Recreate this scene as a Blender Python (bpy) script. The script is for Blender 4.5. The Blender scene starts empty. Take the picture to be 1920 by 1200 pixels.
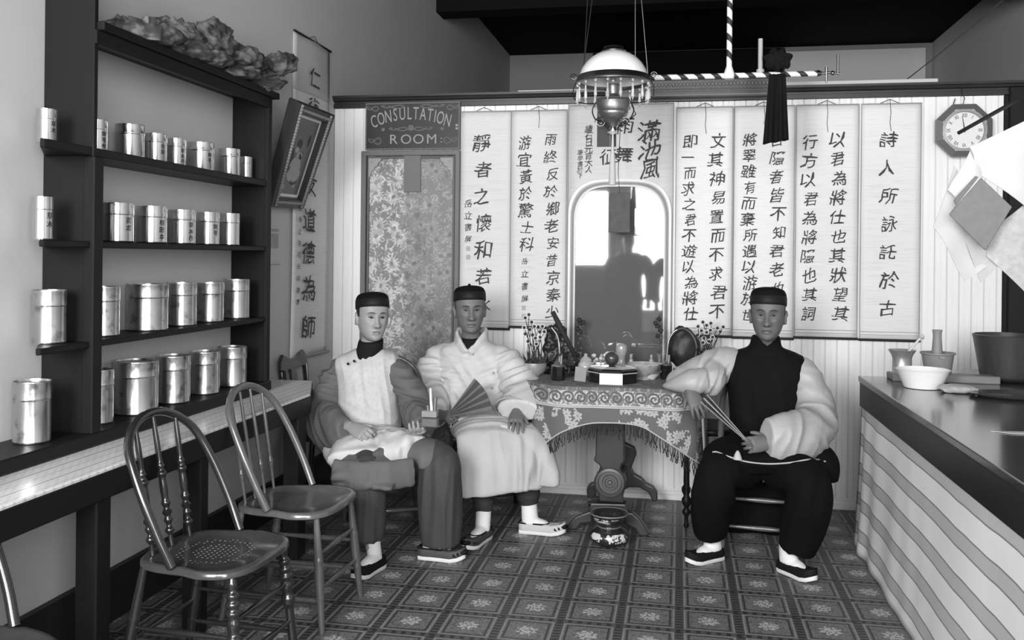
import bpy, bmesh, math, random
import numpy as np
from mathutils import Vector, Matrix, noise as mnoise
random.seed(7); np.random.seed(7)
SC = bpy.context.scene
COL = SC.collection
PI = math.pi
# ---------------------------------------------------------------- camera
F_PX, EYE = 1707.0, 1.43
YAW, ROLL = math.atan(314 / 1707.0), math.radians(0.59)
cam = bpy.data.cameras.new('camera'); cam_o = bpy.data.objects.new('camera', cam); COL.objects.link(cam_o)
cam.sensor_width = 36.0; cam.lens = 36.0 * F_PX / 1920.0; cam.clip_start = 0.05
cam.shift_y = -118.0 / 1920.0
cam_o.matrix_world = (Matrix.Translation((0, 0, EYE)) @ Matrix.Rotation(YAW, 4, 'Z') @ Matrix.Rotation(PI / 2, 4, 'X')
                      @ Matrix.Rotation(ROLL, 4, 'Z'))
SC.camera = cam_o
# ---------------------------------------------------------------- light
SC.view_settings.view_transform = 'Standard'; SC.view_settings.look = 'None'
SC.view_settings.gamma = 1.0; SC.view_settings.use_curve_mapping = False
SC.view_settings.exposure = 0.3
SC.cycles.use_denoising = True
SC.cycles.max_bounces = 7; SC.cycles.diffuse_bounces = 4; SC.cycles.glossy_bounces = 4
SC.cycles.sample_clamp_indirect = 6.0
world = bpy.data.worlds.new('overcast_sky'); SC.world = world; world.use_nodes = True
world.node_tree.nodes['Background'].inputs[0].default_value = (0.9, 0.9, 0.9, 1)
world.node_tree.nodes['Background'].inputs[1].default_value = 0.5

def area_light(name, loc, rot, sx, sy, power):
    l = bpy.data.lights.new(name, 'AREA'); l.shape = 'RECTANGLE'; l.size = sx; l.size_y = sy; l.energy = power
    o = bpy.data.objects.new(name, l); COL.objects.link(o); o.location = loc; o.rotation_euler = rot
    return o
# daylight falling in through the shop window and the glazed door behind the camera
area_light('shop_window_daylight', (0.55, -1.25, 2.05), (PI / 2, 0, 0), 2.5, 2.6, 250)
area_light('door_glass_daylight', (-1.45, -1.25, 2.25), (PI / 2, 0, 0), 1.2, 1.8, 300)

def ray(x, y):
    dx, dy = x - 960.0, y - 482.0
    c, s = math.cos(ROLL), math.sin(ROLL)
    a, b = (dx * c + dy * s) / F_PX, (dx * s - dy * c) / F_PX
    return (a * math.cos(YAW) - math.sin(YAW), a * math.sin(YAW) + math.cos(YAW), b)
def at(x, y, X=None, Y=None, Z=None):
    """a pixel of the photograph read off onto a plane of the room"""
    r = ray(x, y)
    t = X / r[0] if X is not None else Y / r[1] if Y is not None else (Z - EYE) / r[2]
    return Vector((t * r[0], t * r[1], EYE + t * r[2]))
def depth(p): return -p[0] * math.sin(YAW) + p[1] * math.cos(YAW)
def mpp(p): return depth(p) / F_PX          # metres per pixel at a point

# ---------------------------------------------------------------- node materials
class X:
    """socket arithmetic for shader nodes"""
    nt = None
    def __init__(s, k): s.k = k
    @staticmethod
    def w(v, n, i):
        if isinstance(v, X): X.nt.links.new(v.k, n.inputs[i])
        else: n.inputs[i].default_value = v
    @staticmethod
    def m(op, *a):
        n = X.nt.nodes.new('ShaderNodeMath'); n.operation = op
        for i, v in enumerate(a): X.w(v, n, i)
        return X(n.outputs[0])
    def __add__(s, o): return X.m('ADD', s, o)
    def __radd__(s, o): return X.m('ADD', o, s)
    def __sub__(s, o): return X.m('SUBTRACT', s, o)
    def __rsub__(s, o): return X.m('SUBTRACT', o, s)
    def __mul__(s, o): return X.m('MULTIPLY', s, o)
    def __rmul__(s, o): return X.m('MULTIPLY', o, s)
    def __truediv__(s, o): return X.m('DIVIDE', s, o)
def fract(a): return X.m('FRACT', a)
def absx(a): return X.m('ABSOLUTE', a)
def gt(a, b): return X.m('GREATER_THAN', a, b)
def lt(a, b): return X.m('LESS_THAN', a, b)
def mn(a, b): return X.m('MINIMUM', a, b)
def mx(a, b): return X.m('MAXIMUM', a, b)
def sinx(a): return X.m('SINE', a)
def at2(a, b): return X.m('ARCTAN2', a, b)
def sqrtx(a): return X.m('SQRT', a)
def step(a, lo, hi):
    n = X.nt.nodes.new('ShaderNodeMapRange'); n.interpolation_type = 'SMOOTHSTEP'
    X.w(a, n, 0); n.inputs[1].default_value = lo; n.inputs[2].default_value = hi
    return X(n.outputs[0])
def coords(kind='Object'):
    n = X.nt.nodes.new('ShaderNodeTexCoord'); s = X.nt.nodes.new('ShaderNodeSeparateXYZ')
    X.nt.links.new(n.outputs[kind], s.inputs[0])
    return X(s.outputs[0]), X(s.outputs[1]), X(s.outputs[2]), n.outputs[kind]
def comb(a, b, c=0.0):
    n = X.nt.nodes.new('ShaderNodeCombineXYZ')
    for i, v in enumerate((a, b, c)): X.w(v, n, i)
    return n.outputs[0]
def nz(vec, scale, detail=3.0, rough=0.55, dist=0.0):
    n = X.nt.nodes.new('ShaderNodeTexNoise'); n.inputs['Scale'].default_value = scale; n.inputs['Detail'].default_value = detail
    n.inputs['Roughness'].default_value = rough; n.inputs['Distortion'].default_value = dist
    if vec is not None: X.nt.links.new(vec, n.inputs['Vector'])
    return X(n.outputs[0])
def flowers(u, v, scale, petals, r0, randomness=0.8):
    """scattered round flowers: returns (petal mask, centre mask)"""
    vec = comb(u * scale, v * scale)
    n = X.nt.nodes.new('ShaderNodeTexVoronoi'); n.voronoi_dimensions = '2D'; n.inputs['Scale'].default_value = 1.0
    n.inputs['Randomness'].default_value = randomness
    X.nt.links.new(vec, n.inputs['Vector'])
    s = X.nt.nodes.new('ShaderNodeSeparateXYZ'); X.nt.links.new(n.outputs['Position'], s.inputs[0])
    dx, dy = u * scale - X(s.outputs[0]), v * scale - X(s.outputs[1])
    r = sqrtx(dx * dx + dy * dy); th = at2(dy, dx)
    lobes = absx(sinx(th * (petals / 2.0)))
    pet = lt(r, lobes * (0.55 * r0) + 0.45 * r0)
    return pet, lt(r, 0.22 * r0), r

def grey(v):  # sRGB 0..255 -> linear
    v /= 255.0
    return v / 12.92 if v <= 0.04045 else ((v + 0.055) / 1.055) ** 2.4
def mat(name, v, rough=0.6, var=0.12, scale=6.0, bump=0.0, bscale=None, metal=0.0, spec=0.4, stretch=None, fn=None, coat=0.0, kind='Object', sheen=0.0):
    """a grey material; v is an sRGB-like grey level, fn(u,v,w,vec,base) may return another value socket"""
    m = bpy.data.materials.new(name); m.use_nodes = True; nt = m.node_tree; X.nt = nt
    b = nt.nodes['Principled BSDF']
    b.inputs['Roughness'].default_value = rough; b.inputs['Metallic'].default_value = metal
    b.inputs['Specular IOR Level'].default_value = spec; b.inputs['Coat Weight'].default_value = coat
    if coat: b.inputs['Coat Roughness'].default_value = 0.12
    if sheen: b.inputs['Sheen Weight'].default_value = sheen
    u, w, z, vec = coords(kind)
    if stretch:
        vec = comb(u * stretch[0], w * stretch[1], z * stretch[2])
    n = nz(vec, scale)
    val = (n - 0.5) * (2 * var) + 1.0
    base = grey(v)
    out = fn(u, w, z, vec, base) if fn else X.m('MULTIPLY', 1.0, base)
    out = out * val
    c = nt.nodes.new('ShaderNodeCombineColor')
    for i in range(3): nt.links.new(out.k, c.inputs[i])
    nt.links.new(c.outputs[0], b.inputs['Base Color'])
    if bump:
        bn = nt.nodes.new('ShaderNodeBump'); bn.inputs['Strength'].default_value = bump; bn.inputs['Distance'].default_value = 0.004
        h = nz(vec, bscale or scale * 4, 4.0)
        nt.links.new(h.k, bn.inputs['Height']); nt.links.new(bn.outputs[0], b.inputs['Normal'])
    return m

# ---------------------------------------------------------------- mesh building
def frame_dirs(t, up):
    t = t.normalized(); s = t.cross(up)
    if s.length < 1e-4: s = t.cross(Vector((1, 0, 0)))
    s.normalize(); return s, s.cross(t).normalized()
class MB:
    def __init__(s): s.v, s.f = [], []
    def add(s, vs, fs):
        k = len(s.v); s.v += [Vector(p) for p in vs]; s.f += [tuple(i + k for i in q) for q in fs]; return s
    nbox = 0
    def box(s, x0, x1, y0, y1, z0, z1, mtx=None):
        MB.nbox += 1; e = .00004 * (MB.nbox % 11)          # no two boxes share a plane exactly
        x0, x1, y0, y1, z0, z1 = x0 - e, x1 + e, y0 - e, y1 + e, z0 - e * (z0 > 0), z1 + e
        vs = [Vector((x, y, z)) for z in (z0, z1) for y in (y0, y1) for x in (x0, x1)]
        if mtx is not None: vs = [mtx @ p for p in vs]
        return s.add(vs, [(0, 2, 3, 1), (4, 5, 7, 6), (0, 1, 5, 4), (2, 6, 7, 3), (0, 4, 6, 2), (1, 3, 7, 5)])
    def tube(s, pts, r, n=8, up=(0, 0, 1), caps=True, fixed=None):
        """r: a radius, or a list of radii, or of (side, up) pairs"""
        pts = [Vector(p) for p in pts]; N = len(pts); up = Vector(up); vs = []
        for i, p in enumerate(pts):
            t = (pts[min(i + 1, N - 1)] - pts[max(i - 1, 0)])
            if fixed is not None: a, b = Vector(fixed[0]), Vector(fixed[1])
            else: a, b = frame_dirs(t, up)
            q = r[i] if isinstance(r, (list, tuple)) else r
            ra, rb = q if isinstance(q, (list, tuple)) else (q, q)
            for k in range(n):
                c = 2 * PI * k / n
                vs.append(p + a * (ra * math.cos(c)) + b * (rb * math.sin(c)))
        fs = []
        for i in range(N - 1):
            for k in range(n):
                fs.append((i * n + k, i * n + (k + 1) % n, (i + 1) * n + (k + 1) % n, (i + 1) * n + k))
        if caps:
            fs.append(tuple(range(n - 1, -1, -1))); fs.append(tuple((N - 1) * n + k for k in range(n)))
        return s.add(vs, fs)
    def lathe(s, prof, n=24, at=(0, 0, 0), mtx=None, caps=True):
        c = Vector(at); vs = []
        for r, z in prof:
            for k in range(n):
                a = 2 * PI * k / n; vs.append(Vector((r * math.cos(a), r * math.sin(a), z)))
        vs = [(mtx @ p if mtx is not None else p) + c for p in vs]
        fs = []
        for i in range(len(prof) - 1):
            for k in range(n):
                fs.append((i * n + k, i * n + (k + 1) % n, (i + 1) * n + (k + 1) % n, (i + 1) * n + k))
        if caps:
            if prof[0][0] > 1e-5: fs.append(tuple(range(n - 1, -1, -1)))
            if prof[-1][0] > 1e-5: fs.append(tuple((len(prof) - 1) * n + k for k in range(n)))
        return s.add(vs, fs)
    def ell(s, c, r, n=16, m=10, mtx=None):
        prof = [(math.sin(PI * i / m), -math.cos(PI * i / m)) for i in range(m + 1)]
        if not isinstance(r, (tuple, list)): r = (r, r, r)
        S = Matrix.Diagonal((r[0], r[1], r[2], 1))
        if mtx is not None: S = mtx @ S
        return s.lathe([(max(a, 1e-6), b) for a, b in prof], n, c, S, caps=False)
    def prism(s, poly, thick, mtx):
        """2D polygon (x, y) extruded along local z from -thick/2 to thick/2"""
        n = len(poly)
        vs = [mtx @ Vector((x, y, z)) for z in (-thick / 2, thick / 2) for x, y in poly]
        fs = [tuple(range(n - 1, -1, -1)), tuple(range(n, 2 * n))] + [(i, (i + 1) % n, n + (i + 1) % n, n + i) for i in range(n)]
        return s.add(vs, fs)
    def grid(s, rows, closed=False):
        n = len(rows[0]); fs = []
        for i in range(len(rows) - 1):
            for k in range(n if closed else n - 1):
                fs.append((i * n + k, i * n + (k + 1) % n, (i + 1) * n + (k + 1) % n, (i + 1) * n + k))
        return s.add([p for r in rows for p in r], fs)
    def solid_sheet(s, rows, off):
        """a grid of points given thickness along the vector off"""
        off = Vector(off); n, N = len(rows[0]), len(rows)
        a = [Vector(p) for r in rows for p in r]; b = [p + off for p in a]; k = N * n; fs = []
        for i in range(N - 1):
            for j in range(n - 1):
                q = (i * n + j, i * n + j + 1, (i + 1) * n + j + 1, (i + 1) * n + j)
                fs.append(q); fs.append(tuple(k + t for t in reversed(q)))
        edge = [(0, j, 0, j + 1) for j in range(n - 1)] + [(N - 1, j + 1, N - 1, j) for j in range(n - 1)] + \
               [(i + 1, 0, i, 0) for i in range(N - 1)] + [(i, n - 1, i + 1, n - 1) for i in range(N - 1)]
        for i0, j0, i1, j1 in edge:
            p, q = i0 * n + j0, i1 * n + j1; fs.append((q, p, p + k, q + k))
        return s.add(a + b, fs)
    def mesh(s, name):
        me = bpy.data.meshes.new(name); me.from_pydata([tuple(p) for p in s.v], [], s.f); me.update(); return me

WM = {}                                                   # world matrices of roots
def finish(me, smooth=False, bevel=0.0, seg=1, fixn=True, angle=0.6):
    if fixn or bevel:
        bm = bmesh.new(); bm.from_mesh(me)
        if fixn: bmesh.ops.recalc_face_normals(bm, faces=bm.faces)
        if bevel:
            es = [e for e in bm.edges if e.is_manifold and e.calc_face_angle(0) > 0.5]
            bmesh.ops.bevel(bm, geom=es, offset=bevel, segments=seg, affect='EDGES', profile=0.6, clamp_overlap=True)
        bm.to_mesh(me); bm.free()
    if smooth:
        me.polygons.foreach_set('use_smooth', [True] * len(me.polygons))
        if angle:
            try: me.set_sharp_from_angle(angle=angle)
            except Exception: pass
    return me
def thing(name, label, cat, loc=(0, 0, 0), rz=0.0, group=None):
    o = bpy.data.objects.new(name, None); COL.objects.link(o); o.empty_display_size = 0.05
    o.location = loc; o.rotation_euler = (0, 0, rz); o['label'] = label; o['category'] = cat
    if group: o['group'] = group
    WM[o] = Matrix.Translation(loc) @ Matrix.Rotation(rz, 4, 'Z')
    return o
def part(parent, name, mb, m, smooth=False, bevel=0.0, seg=1, label=None, local=False, fixn=True, angle=0.95):
    me = mb.mesh(name) if isinstance(mb, MB) else mb
    if parent is not None and not local: me.transform(WM[parent].inverted())
    finish(me, smooth, bevel, seg, fixn, angle)
    o = bpy.data.objects.new(name, me); COL.objects.link(o); me.materials.append(m)
    if parent is not None: o.parent = parent; WM[o] = WM[parent]
    else: WM[o] = Matrix.Identity(4)
    if label: o['label'] = label
    return o
def single(name, label, cat, mb, m, base, group=None, smooth=False, bevel=0.0, seg=1, kind=None, angle=0.6):
    me = mb.mesh(name) if isinstance(mb, MB) else mb
    me.transform(Matrix.Translation(-Vector(base))); finish(me, smooth, bevel, seg, True, angle)
    o = bpy.data.objects.new(name, me); COL.objects.link(o); o.location = base; me.materials.append(m)
    o['label'] = label; o['category'] = cat
    if group: o['group'] = group
    if kind: o['kind'] = kind
    WM[o] = Matrix.Translation(base)
    return o
def struct(name, mb, m, label=None, smooth=False, bevel=0.0):
    o = part(None, name, mb, m, smooth, bevel); o['kind'] = 'structure'
    if label: o['label'] = label
    return o
def piece(parent, name, me, mtx):
    o = bpy.data.objects.new(name, me); COL.objects.link(o); o.parent = parent; o.matrix_local = WM[parent].inverted() @ mtx
    return o
def dup(root, loc, rz, label=None, group=None, scale=None):
    def cp(o, par):
        c = o.copy(); COL.objects.link(c)
        if par is not None: c.parent = par
        for ch in o.children: cp(ch, c)
        return c
    r = cp(root, None); r.location = loc; r.rotation_euler = (0, 0, rz)
    if scale is not None: r.scale = scale
    if label: r['label'] = label
    if group: r['group'] = group
    WM[r] = Matrix.Translation(loc) @ Matrix.Rotation(rz, 4, 'Z')
    return r
def catmull(pts, n):
    """smooth path through pts (tuples of any length), n samples"""
    P_ = np.array(pts, float); P_ = np.vstack([2 * P_[0] - P_[1], P_, 2 * P_[-1] - P_[-2]]); out = []
    K = len(P_) - 3
    for i in range(n):
        t = i / (n - 1) * K; k = min(int(t), K - 1); t -= k
        a, b, c, d = P_[k:k + 4]
        out.append(0.5 * ((2 * b) + (c - a) * t + (2 * a - 5 * b + 4 * c - d) * t * t + (3 * b - 3 * c + d - a) * t ** 3))
    return out
_txt = []
FONT_TMP = {}
def text_mesh(s, size, offset=0.0, shear=0.0, align='CENTER', space=1.0):
    """a word or a character as a flat mesh in its own xy plane"""
    cu = bpy.data.curves.new('t', 'FONT'); cu.body = s; cu.size = size; cu.offset = offset; cu.shear = shear
    cu.align_x = align; cu.align_y = 'CENTER'; cu.space_character = space; cu.resolution_u = 3; cu.extrude = 0.0004
    o = bpy.data.objects.new('t', cu); COL.objects.link(o)
    dg = bpy.context.evaluated_depsgraph_get(); dg.update()
    me = bpy.data.meshes.new_from_object(o.evaluated_get(dg))
    bpy.data.objects.remove(o); bpy.data.curves.remove(cu)
    return me
def glyph(ch):
    if ch not in FONT_TMP: FONT_TMP[ch] = None
    return ch
def load_glyphs(chars):
    """all characters at once: one depsgraph update"""
    obs = {}
    for ch in sorted(set(chars)):
        cu = bpy.data.curves.new('t', 'FONT'); cu.body = ch; cu.size = 1.0; cu.offset = 0.004
        cu.align_x = 'CENTER'; cu.align_y = 'CENTER'; cu.resolution_u = 2
        o = bpy.data.objects.new('t', cu); COL.objects.link(o); obs[ch] = o
    dg = bpy.context.evaluated_depsgraph_get(); dg.update()
    for ch, o in obs.items():
        me = bpy.data.meshes.new_from_object(o.evaluated_get(dg))
        vs = np.array([v.co[:] for v in me.vertices]) if len(me.vertices) else np.zeros((0, 3))
        if len(vs):
            lo, hi = vs.min(0), vs.max(0); vs[:, :2] -= ((lo + hi) / 2)[:2]
        tv, tf = [], []                                    # every face its own hair's breadth of height, so strokes may cross
        for q, p in enumerate(me.polygons):
            tf.append(tuple(range(len(tv), len(tv) + len(p.vertices)))); tv += [(vs[i][0], vs[i][1], .00003 * (q % 9)) for i in p.vertices]
        FONT_TMP[ch] = (tv, tf); bpy.data.meshes.remove(me)
        cu = o.data; bpy.data.objects.remove(o); bpy.data.curves.remove(cu)
def fuse(mb, voxel, smooth=4, fac=0.5):
    """one continuous surface out of overlapping closed shapes"""
    me = mb.mesh('f'); bm = bmesh.new(); bm.from_mesh(me); bmesh.ops.recalc_face_normals(bm, faces=bm.faces)
    bm.to_mesh(me); bm.free()
    o = bpy.data.objects.new('f', me); COL.objects.link(o)
    r = o.modifiers.new('r', 'REMESH'); r.mode = 'VOXEL'; r.voxel_size = voxel; r.use_smooth_shade = True
    if smooth:
        sm = o.modifiers.new('s', 'SMOOTH'); sm.factor = fac; sm.iterations = smooth
    dg = bpy.context.evaluated_depsgraph_get(); dg.update()
    out = bpy.data.meshes.new_from_object(o.evaluated_get(dg))
    bpy.data.objects.remove(o); bpy.data.meshes.remove(me)
    return out
def displace(me, fn):
    """move every vertex along its normal by fn(coords array, normals array)"""
    n = len(me.vertices); co = np.empty(n * 3); me.vertices.foreach_get('co', co); co = co.reshape(-1, 3)
    no = np.empty(n * 3); me.vertex_normals.foreach_get('vector', no); no = no.reshape(-1, 3)
    co = co + no * fn(co, no)[:, None]
    me.vertices.foreach_set('co', co.ravel()); me.update(); return me
def ramp(x, a, b): t = np.clip((x - a) / (b - a), 0, 1); return t * t * (3 - 2 * t)
def gs(x, s): return np.exp(-(x / s) ** 2)
def rot_frame(origin, xdir, ydir):
    """matrix with local x along xdir and local y as near ydir as can be"""
    x = Vector(xdir).normalized(); z = x.cross(Vector(ydir)).normalized(); y = z.cross(x)
    return Matrix(((x.x, y.x, z.x, origin[0]), (x.y, y.y, z.y, origin[1]), (x.z, y.z, z.z, origin[2]), (0, 0, 0, 1)))
# ================================================================ materials shared
M_PLANK = mat('white_painted_boards', 226, 0.5, 0.05, 3.0, stretch=(6, 6, 0.6))
M_PLASTER = mat('pale_plaster', 184, 0.85, 0.07, 1.2, bump=0.06, bscale=40)
M_PLASTER_FAR = mat('grey_plaster', 150, 0.9, 0.06, 0.8)
M_DARK = mat('dark_stained_wood', 36, 0.45, 0.25, 4.0, spec=.25, stretch=(10, 10, 1.2))
M_BLACKWOOD = mat('black_brown_wood', 22, 0.45, 0.2, 4.0, spec=.2, stretch=(8, 8, 1))
M_CEIL = mat('dark_boarded_ceiling', 20, 0.9, 0.2, 2.0, spec=.1)
M_TRIM = mat('dark_varnished_rail', 40, 0.35, 0.2, 6.0, stretch=(1, 6, 6))
M_WHITE = mat('white_paint', 225, 0.5, 0.04)
M_DOOR = mat('brown_door_paint', 100, 0.4, 0.1, 4.0, stretch=(4, 4, 1))

def floor_fn(u, v, w, vec, base):
    du = absx(fract((u + 0.217) / 0.23 + 0.5) - 0.5) * 0.23
    dv = absx(fract((v - 4.03) / 0.234 + 0.5) - 0.5) * 0.234
    d = mn(du, dv)
    spk = nz(vec, 120.0, 2.0)
    blot = nz(vec, 42.0, 2.0)
    g = grey(100) + step(spk, 0.42, 0.62) * (grey(124) - grey(100)) - step(blot, 0.5, 0.62) * 0.045
    # dark frame round each field
    g = g + (grey(62) - g) * (gt(d, 0.031) * lt(d, 0.040))
    # border bands with short dashes
    dash_u = gt(sinx(v * (2 * PI / 0.026)), -0.1) * lt(du, 0.014)
    dash_v = gt(sinx(u * (2 * PI / 0.038)), 0.15) * lt(dv, 0.012)
    band = lt(d, 0.023)
    g = g + (grey(84) - g) * band
    g = g + (grey(50) - g) * mx(dash_u, dash_v)
    line = gt(d, 0.0185) * lt(d, 0.0245)
    g = g + (grey(136) - g) * line
    # flower in the middle of each field
    cu, cv = 0.115 - du, 0.117 - dv
    r = sqrtx(cu * cu + cv * cv)
    th = at2(cv, cu)
    fl = lt(r, 0.028 + absx(sinx(th * 4.0)) * 0.016) * step(nz(vec, 95.0, 1.0), 0.40, 0.54)
    g = g + (grey(188) - g) * fl * 0.85
    return g * (1.0 - step(nz(vec, 1.3, 4.0), 0.45, 0.75) * 0.22)
M_FLOOR = mat('patterned_oilcloth', 100, 0.42, 0.06, 2.0, fn=floor_fn, spec=0.35)

XL, D, XR, YF, HC = -2.168, 5.496, 2.92, -1.05, 4.02
# ================================================================ shell
struct('floor', MB().box(XL, XR, YF, 11.6, -0.05, 0.0), M_FLOOR, 'dark patterned floor cloth printed with flower squares')
struct('ceiling', MB().box(XL - 0.1, XR + 0.1, YF - 0.1, 11.7, HC, HC + 0.08), M_CEIL)
struct('wall_left', MB().box(XL - 0.12, XL, YF - 0.1, 11.6, 0, HC), M_PLASTER)
struct('wall_right', MB().box(XR, XR + 0.12, YF - 0.1, 11.6, 0, HC), mat('pale_right_plaster', 200, .9, .05, 1.0))
struct('wall_far', MB().box(XL - 0.1, XR + 0.1, 11.5, 11.62, 0, HC), M_PLASTER_FAR)
# dark header beam under the far ceiling
struct('trim_beam', MB().box(XL, XR, 7.9, 8.15, 3.62, HC), M_CEIL)
# front wall with a shop window and a glazed door (seen in the mirror)
fw = MB()
for x0, x1, z0, z1 in [(XL, -2.04, 0, HC), (-0.84, -0.68, 0, HC), (1.85, XR, 0, HC), (-2.04, -0.84, 3.2, HC), (-0.68, 1.85, 3.4, HC), (-0.68, 1.85, 0, 0.42)]:
    fw.box(x0, x1, YF - 0.12, YF, z0, z1)
struct('wall_front', fw, M_PLASTER)
# ---- partition of upright tongue-and-groove boards
wb = struct('wall_back', MB().box(XL, 1.9, D + 0.004, D + 0.05, 0.0, 2.36), M_WHITE)
bw = 0.0652
pm = MB().prism([(-bw / 2 + .001, 0.006), (-bw / 2 + .0045, 0.0), (-.0035, 0.0), (-0.0012, 0.003), (0.0012, 0.003), (.0035, 0), (bw / 2 - .0045, 0.0), (bw / 2 - .001, 0.006), (bw / 2 - .001, .012), (-bw / 2 + .001, .012)], 2.30, Matrix.Identity(4))
pme = finish(pm.mesh('plank')); pme.materials.append(M_PLANK)
k = 0
while XL + bw * (k + 0.5) < 1.86:
    piece(wb, 'plank', pme, Matrix.Translation((XL + bw * (k + 0.5), D - 0.006, 1.21))); k += 1
struct('baseboard_back', MB().box(XL, 1.9, D - 0.022, D, 0.0, 0.032).box(XL, 1.9, D - 0.015, D, 0.032, 0.052).box(XL, 1.9, D - 0.010, D, 0.052, 0.066), M_WHITE, bevel=0.003)
rail = MB()
prof = [(0, 2.363), (-.022, 2.363), (-.022, 2.385), (-.012, 2.388), (-.012, 2.402), (-.03, 2.406), (-.036, 2.418), (-.045, 2.424), (-.045, 2.437), (0, 2.437)]
rail.prism([(a, b) for a, b in prof], 1.9 - XL, Matrix(((0, 0, 1, (1.9 + XL) / 2), (1, 0, 0, D), (0, 1, 0, 0), (0, 0, 0, 1))))
struct('trim_rail', rail, M_TRIM, 'dark moulded rail along the top of the board partition')
struct('trim_ledge', MB().box(0.50, 1.42, D - 0.03, D + 0.1, 2.438, 2.460).box(-0.98, -0.56, D - 0.03, D + 0.1, 2.438, 2.447), M_PLASTER, 'white ledge on top of the dark rail', bevel=0.003)
struct('trim_post', MB().box(1.79, 1.90, D - 0.05, D + 0.06, 0, 2.40).box(1.77, 1.80, D - 0.02, D + 0.03, 0, 2.36), M_BLACKWOOD, 'dark upright post at the right end of the board partition', bevel=0.004)
# left wall skirting
struct('baseboard_left', MB().box(XL, XL + 0.02, YF, D - 0.03, 0, 0.19).box(XL, XL + 0.028, YF, D - 0.03, 0.19, 0.205), M_DARK)
# paler stretch on the upper far wall, right, and a darker one beside it
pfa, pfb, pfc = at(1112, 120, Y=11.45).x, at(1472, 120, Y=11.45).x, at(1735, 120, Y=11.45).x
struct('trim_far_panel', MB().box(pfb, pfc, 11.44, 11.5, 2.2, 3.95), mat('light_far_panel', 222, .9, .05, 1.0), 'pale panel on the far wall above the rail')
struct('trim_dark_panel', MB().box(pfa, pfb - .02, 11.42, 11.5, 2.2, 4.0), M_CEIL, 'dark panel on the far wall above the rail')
# ---- shop window and glazed door behind the camera
mw = MB()
for x in (-0.68, 0.58, 1.80): mw.box(x, x + 0.05, YF - 0.09, YF - 0.03, 0.42, 3.4)
for z in (0.42, 2.75, 3.35): mw.box(-0.68, 1.85, YF - 0.09, YF - 0.03, z, z + 0.05)
struct('window_1', mw, M_DOOR)
dr = struct('door_1', MB().box(-2.04, -1.94, YF - 0.08, YF - 0.03, 0, 3.2).box(-0.94, -0.84, YF - 0.08, YF - 0.03, 0, 3.2).box(-1.94, -0.94, YF - 0.08, YF - 0.03, 0, 0.3).box(-1.94, -0.94, YF - 0.08, YF - 0.03, 1.2, 1.34).box(-1.94, -0.94, YF - 0.08, YF - 0.03, 3.05, 3.2).box(-1.94, -0.94, YF - 0.08, YF - 0.03, 2.3, 2.4).box(-1.52, -1.36, YF - 0.08, YF - 0.03, 0.3, 1.2), M_DOOR)
for x in (-1.94, -1.36):
    me = finish(MB().box(0.0, 0.42, -0.012, 0.012, 0, 0.9).box(0.06, 0.36, -0.02, 0.02, 0.06, 0.84).mesh('panel'), bevel=0.006); me.materials.append(M_DOOR)
    piece(dr, 'panel', me, Matrix.Translation((x, YF - 0.055, 0.3)))
# ================================================================ shelves of tins on the left wall
XS, XW = -1.978, XL + 0.002
M_TIN = mat('tinplate', 196, 0.24, 0.22, 14.0, bump=0.05, bscale=9, metal=1.0, fn=lambda u, v, w, vec, b: (1.0 - step(nz(vec, 22.0, 5.0), 0.52, 0.72) * 0.55) * b)
M_TIN_BRIGHT = mat('bright_tinplate', 215, 0.18, 0.12, 9.0, bump=0.03, bscale=8, metal=1.0)
M_INKBLACK = mat('black_ink', 30, 0.7, 0.1)
SHZ = dict(top=2.195, a=at(500, 338, X=XS).z, b=at(497, 462, X=XS).z, c=at(486, 596, X=XS).z, d=0.812)
YN, YE = 2.80, 4.15
sh = thing('shelf_unit', 'tall dark wooden wall shelf holding rows of tin canisters', 'shelf', (XL + 0.09, 3.4, 0.79))
def shelf_board(z, th, y0=2.55, x1=XS):
    # near end cut back at an angle to the wall
    poly = [(XW, y0 + 0.25), (x1 - 0.01, y0), (x1, y0 + 0.012), (x1, YE), (XW, YE)]
    return MB().prism(poly, th, Matrix.Translation((0, 0, z - th / 2)))
for nm, z, th, y0 in [('shelf', SHZ['a'], 0.03, 2.555), ('shelf', SHZ['b'], 0.022, 2.555), ('shelf', SHZ['c'], 0.022, 2.545)]:
    part(sh, nm, shelf_board(z, th, y0), M_BLACKWOOD, bevel=0.003)
part(sh, 'top_board', MB().box(XW, XS + 0.03, 2.815, YE + 0.06, SHZ['top'], SHZ['top'] + 0.03).box(XS - 0.012, XS + 0.012, 2.80, YE, SHZ['top'] - 0.05, SHZ['top']), M_BLACKWOOD, bevel=0.003)
part(sh, 'bottom_board', MB().box(XW, XS + 0.012, 2.30, YE + 0.04, 0.766, SHZ['d']), M_BLACKWOOD, bevel=0.004)
part(sh, 'end_panel', MB().box(XW, XS, YE - 0.002, YE + 0.022, 0.81, SHZ['top']).box(XS - 0.014, XS + 0.008, YE - 0.01, YE + 0.026, 0.81, SHZ['top']), M_BLACKWOOD, bevel=0.003)
part(sh, 'upright', MB().box(XW, XS + 0.004, YN, YN + 0.024, 0.81, SHZ['top'] + 0.34), M_BLACKWOOD, bevel=0.003)
part(sh, 'stile', MB().box(XS - 0.03, XS + 0.012, YN - 0.005, YN + 0.05, 0.81, SHZ['a'] - 0.03), M_BLACKWOOD, bevel=0.004)
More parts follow.
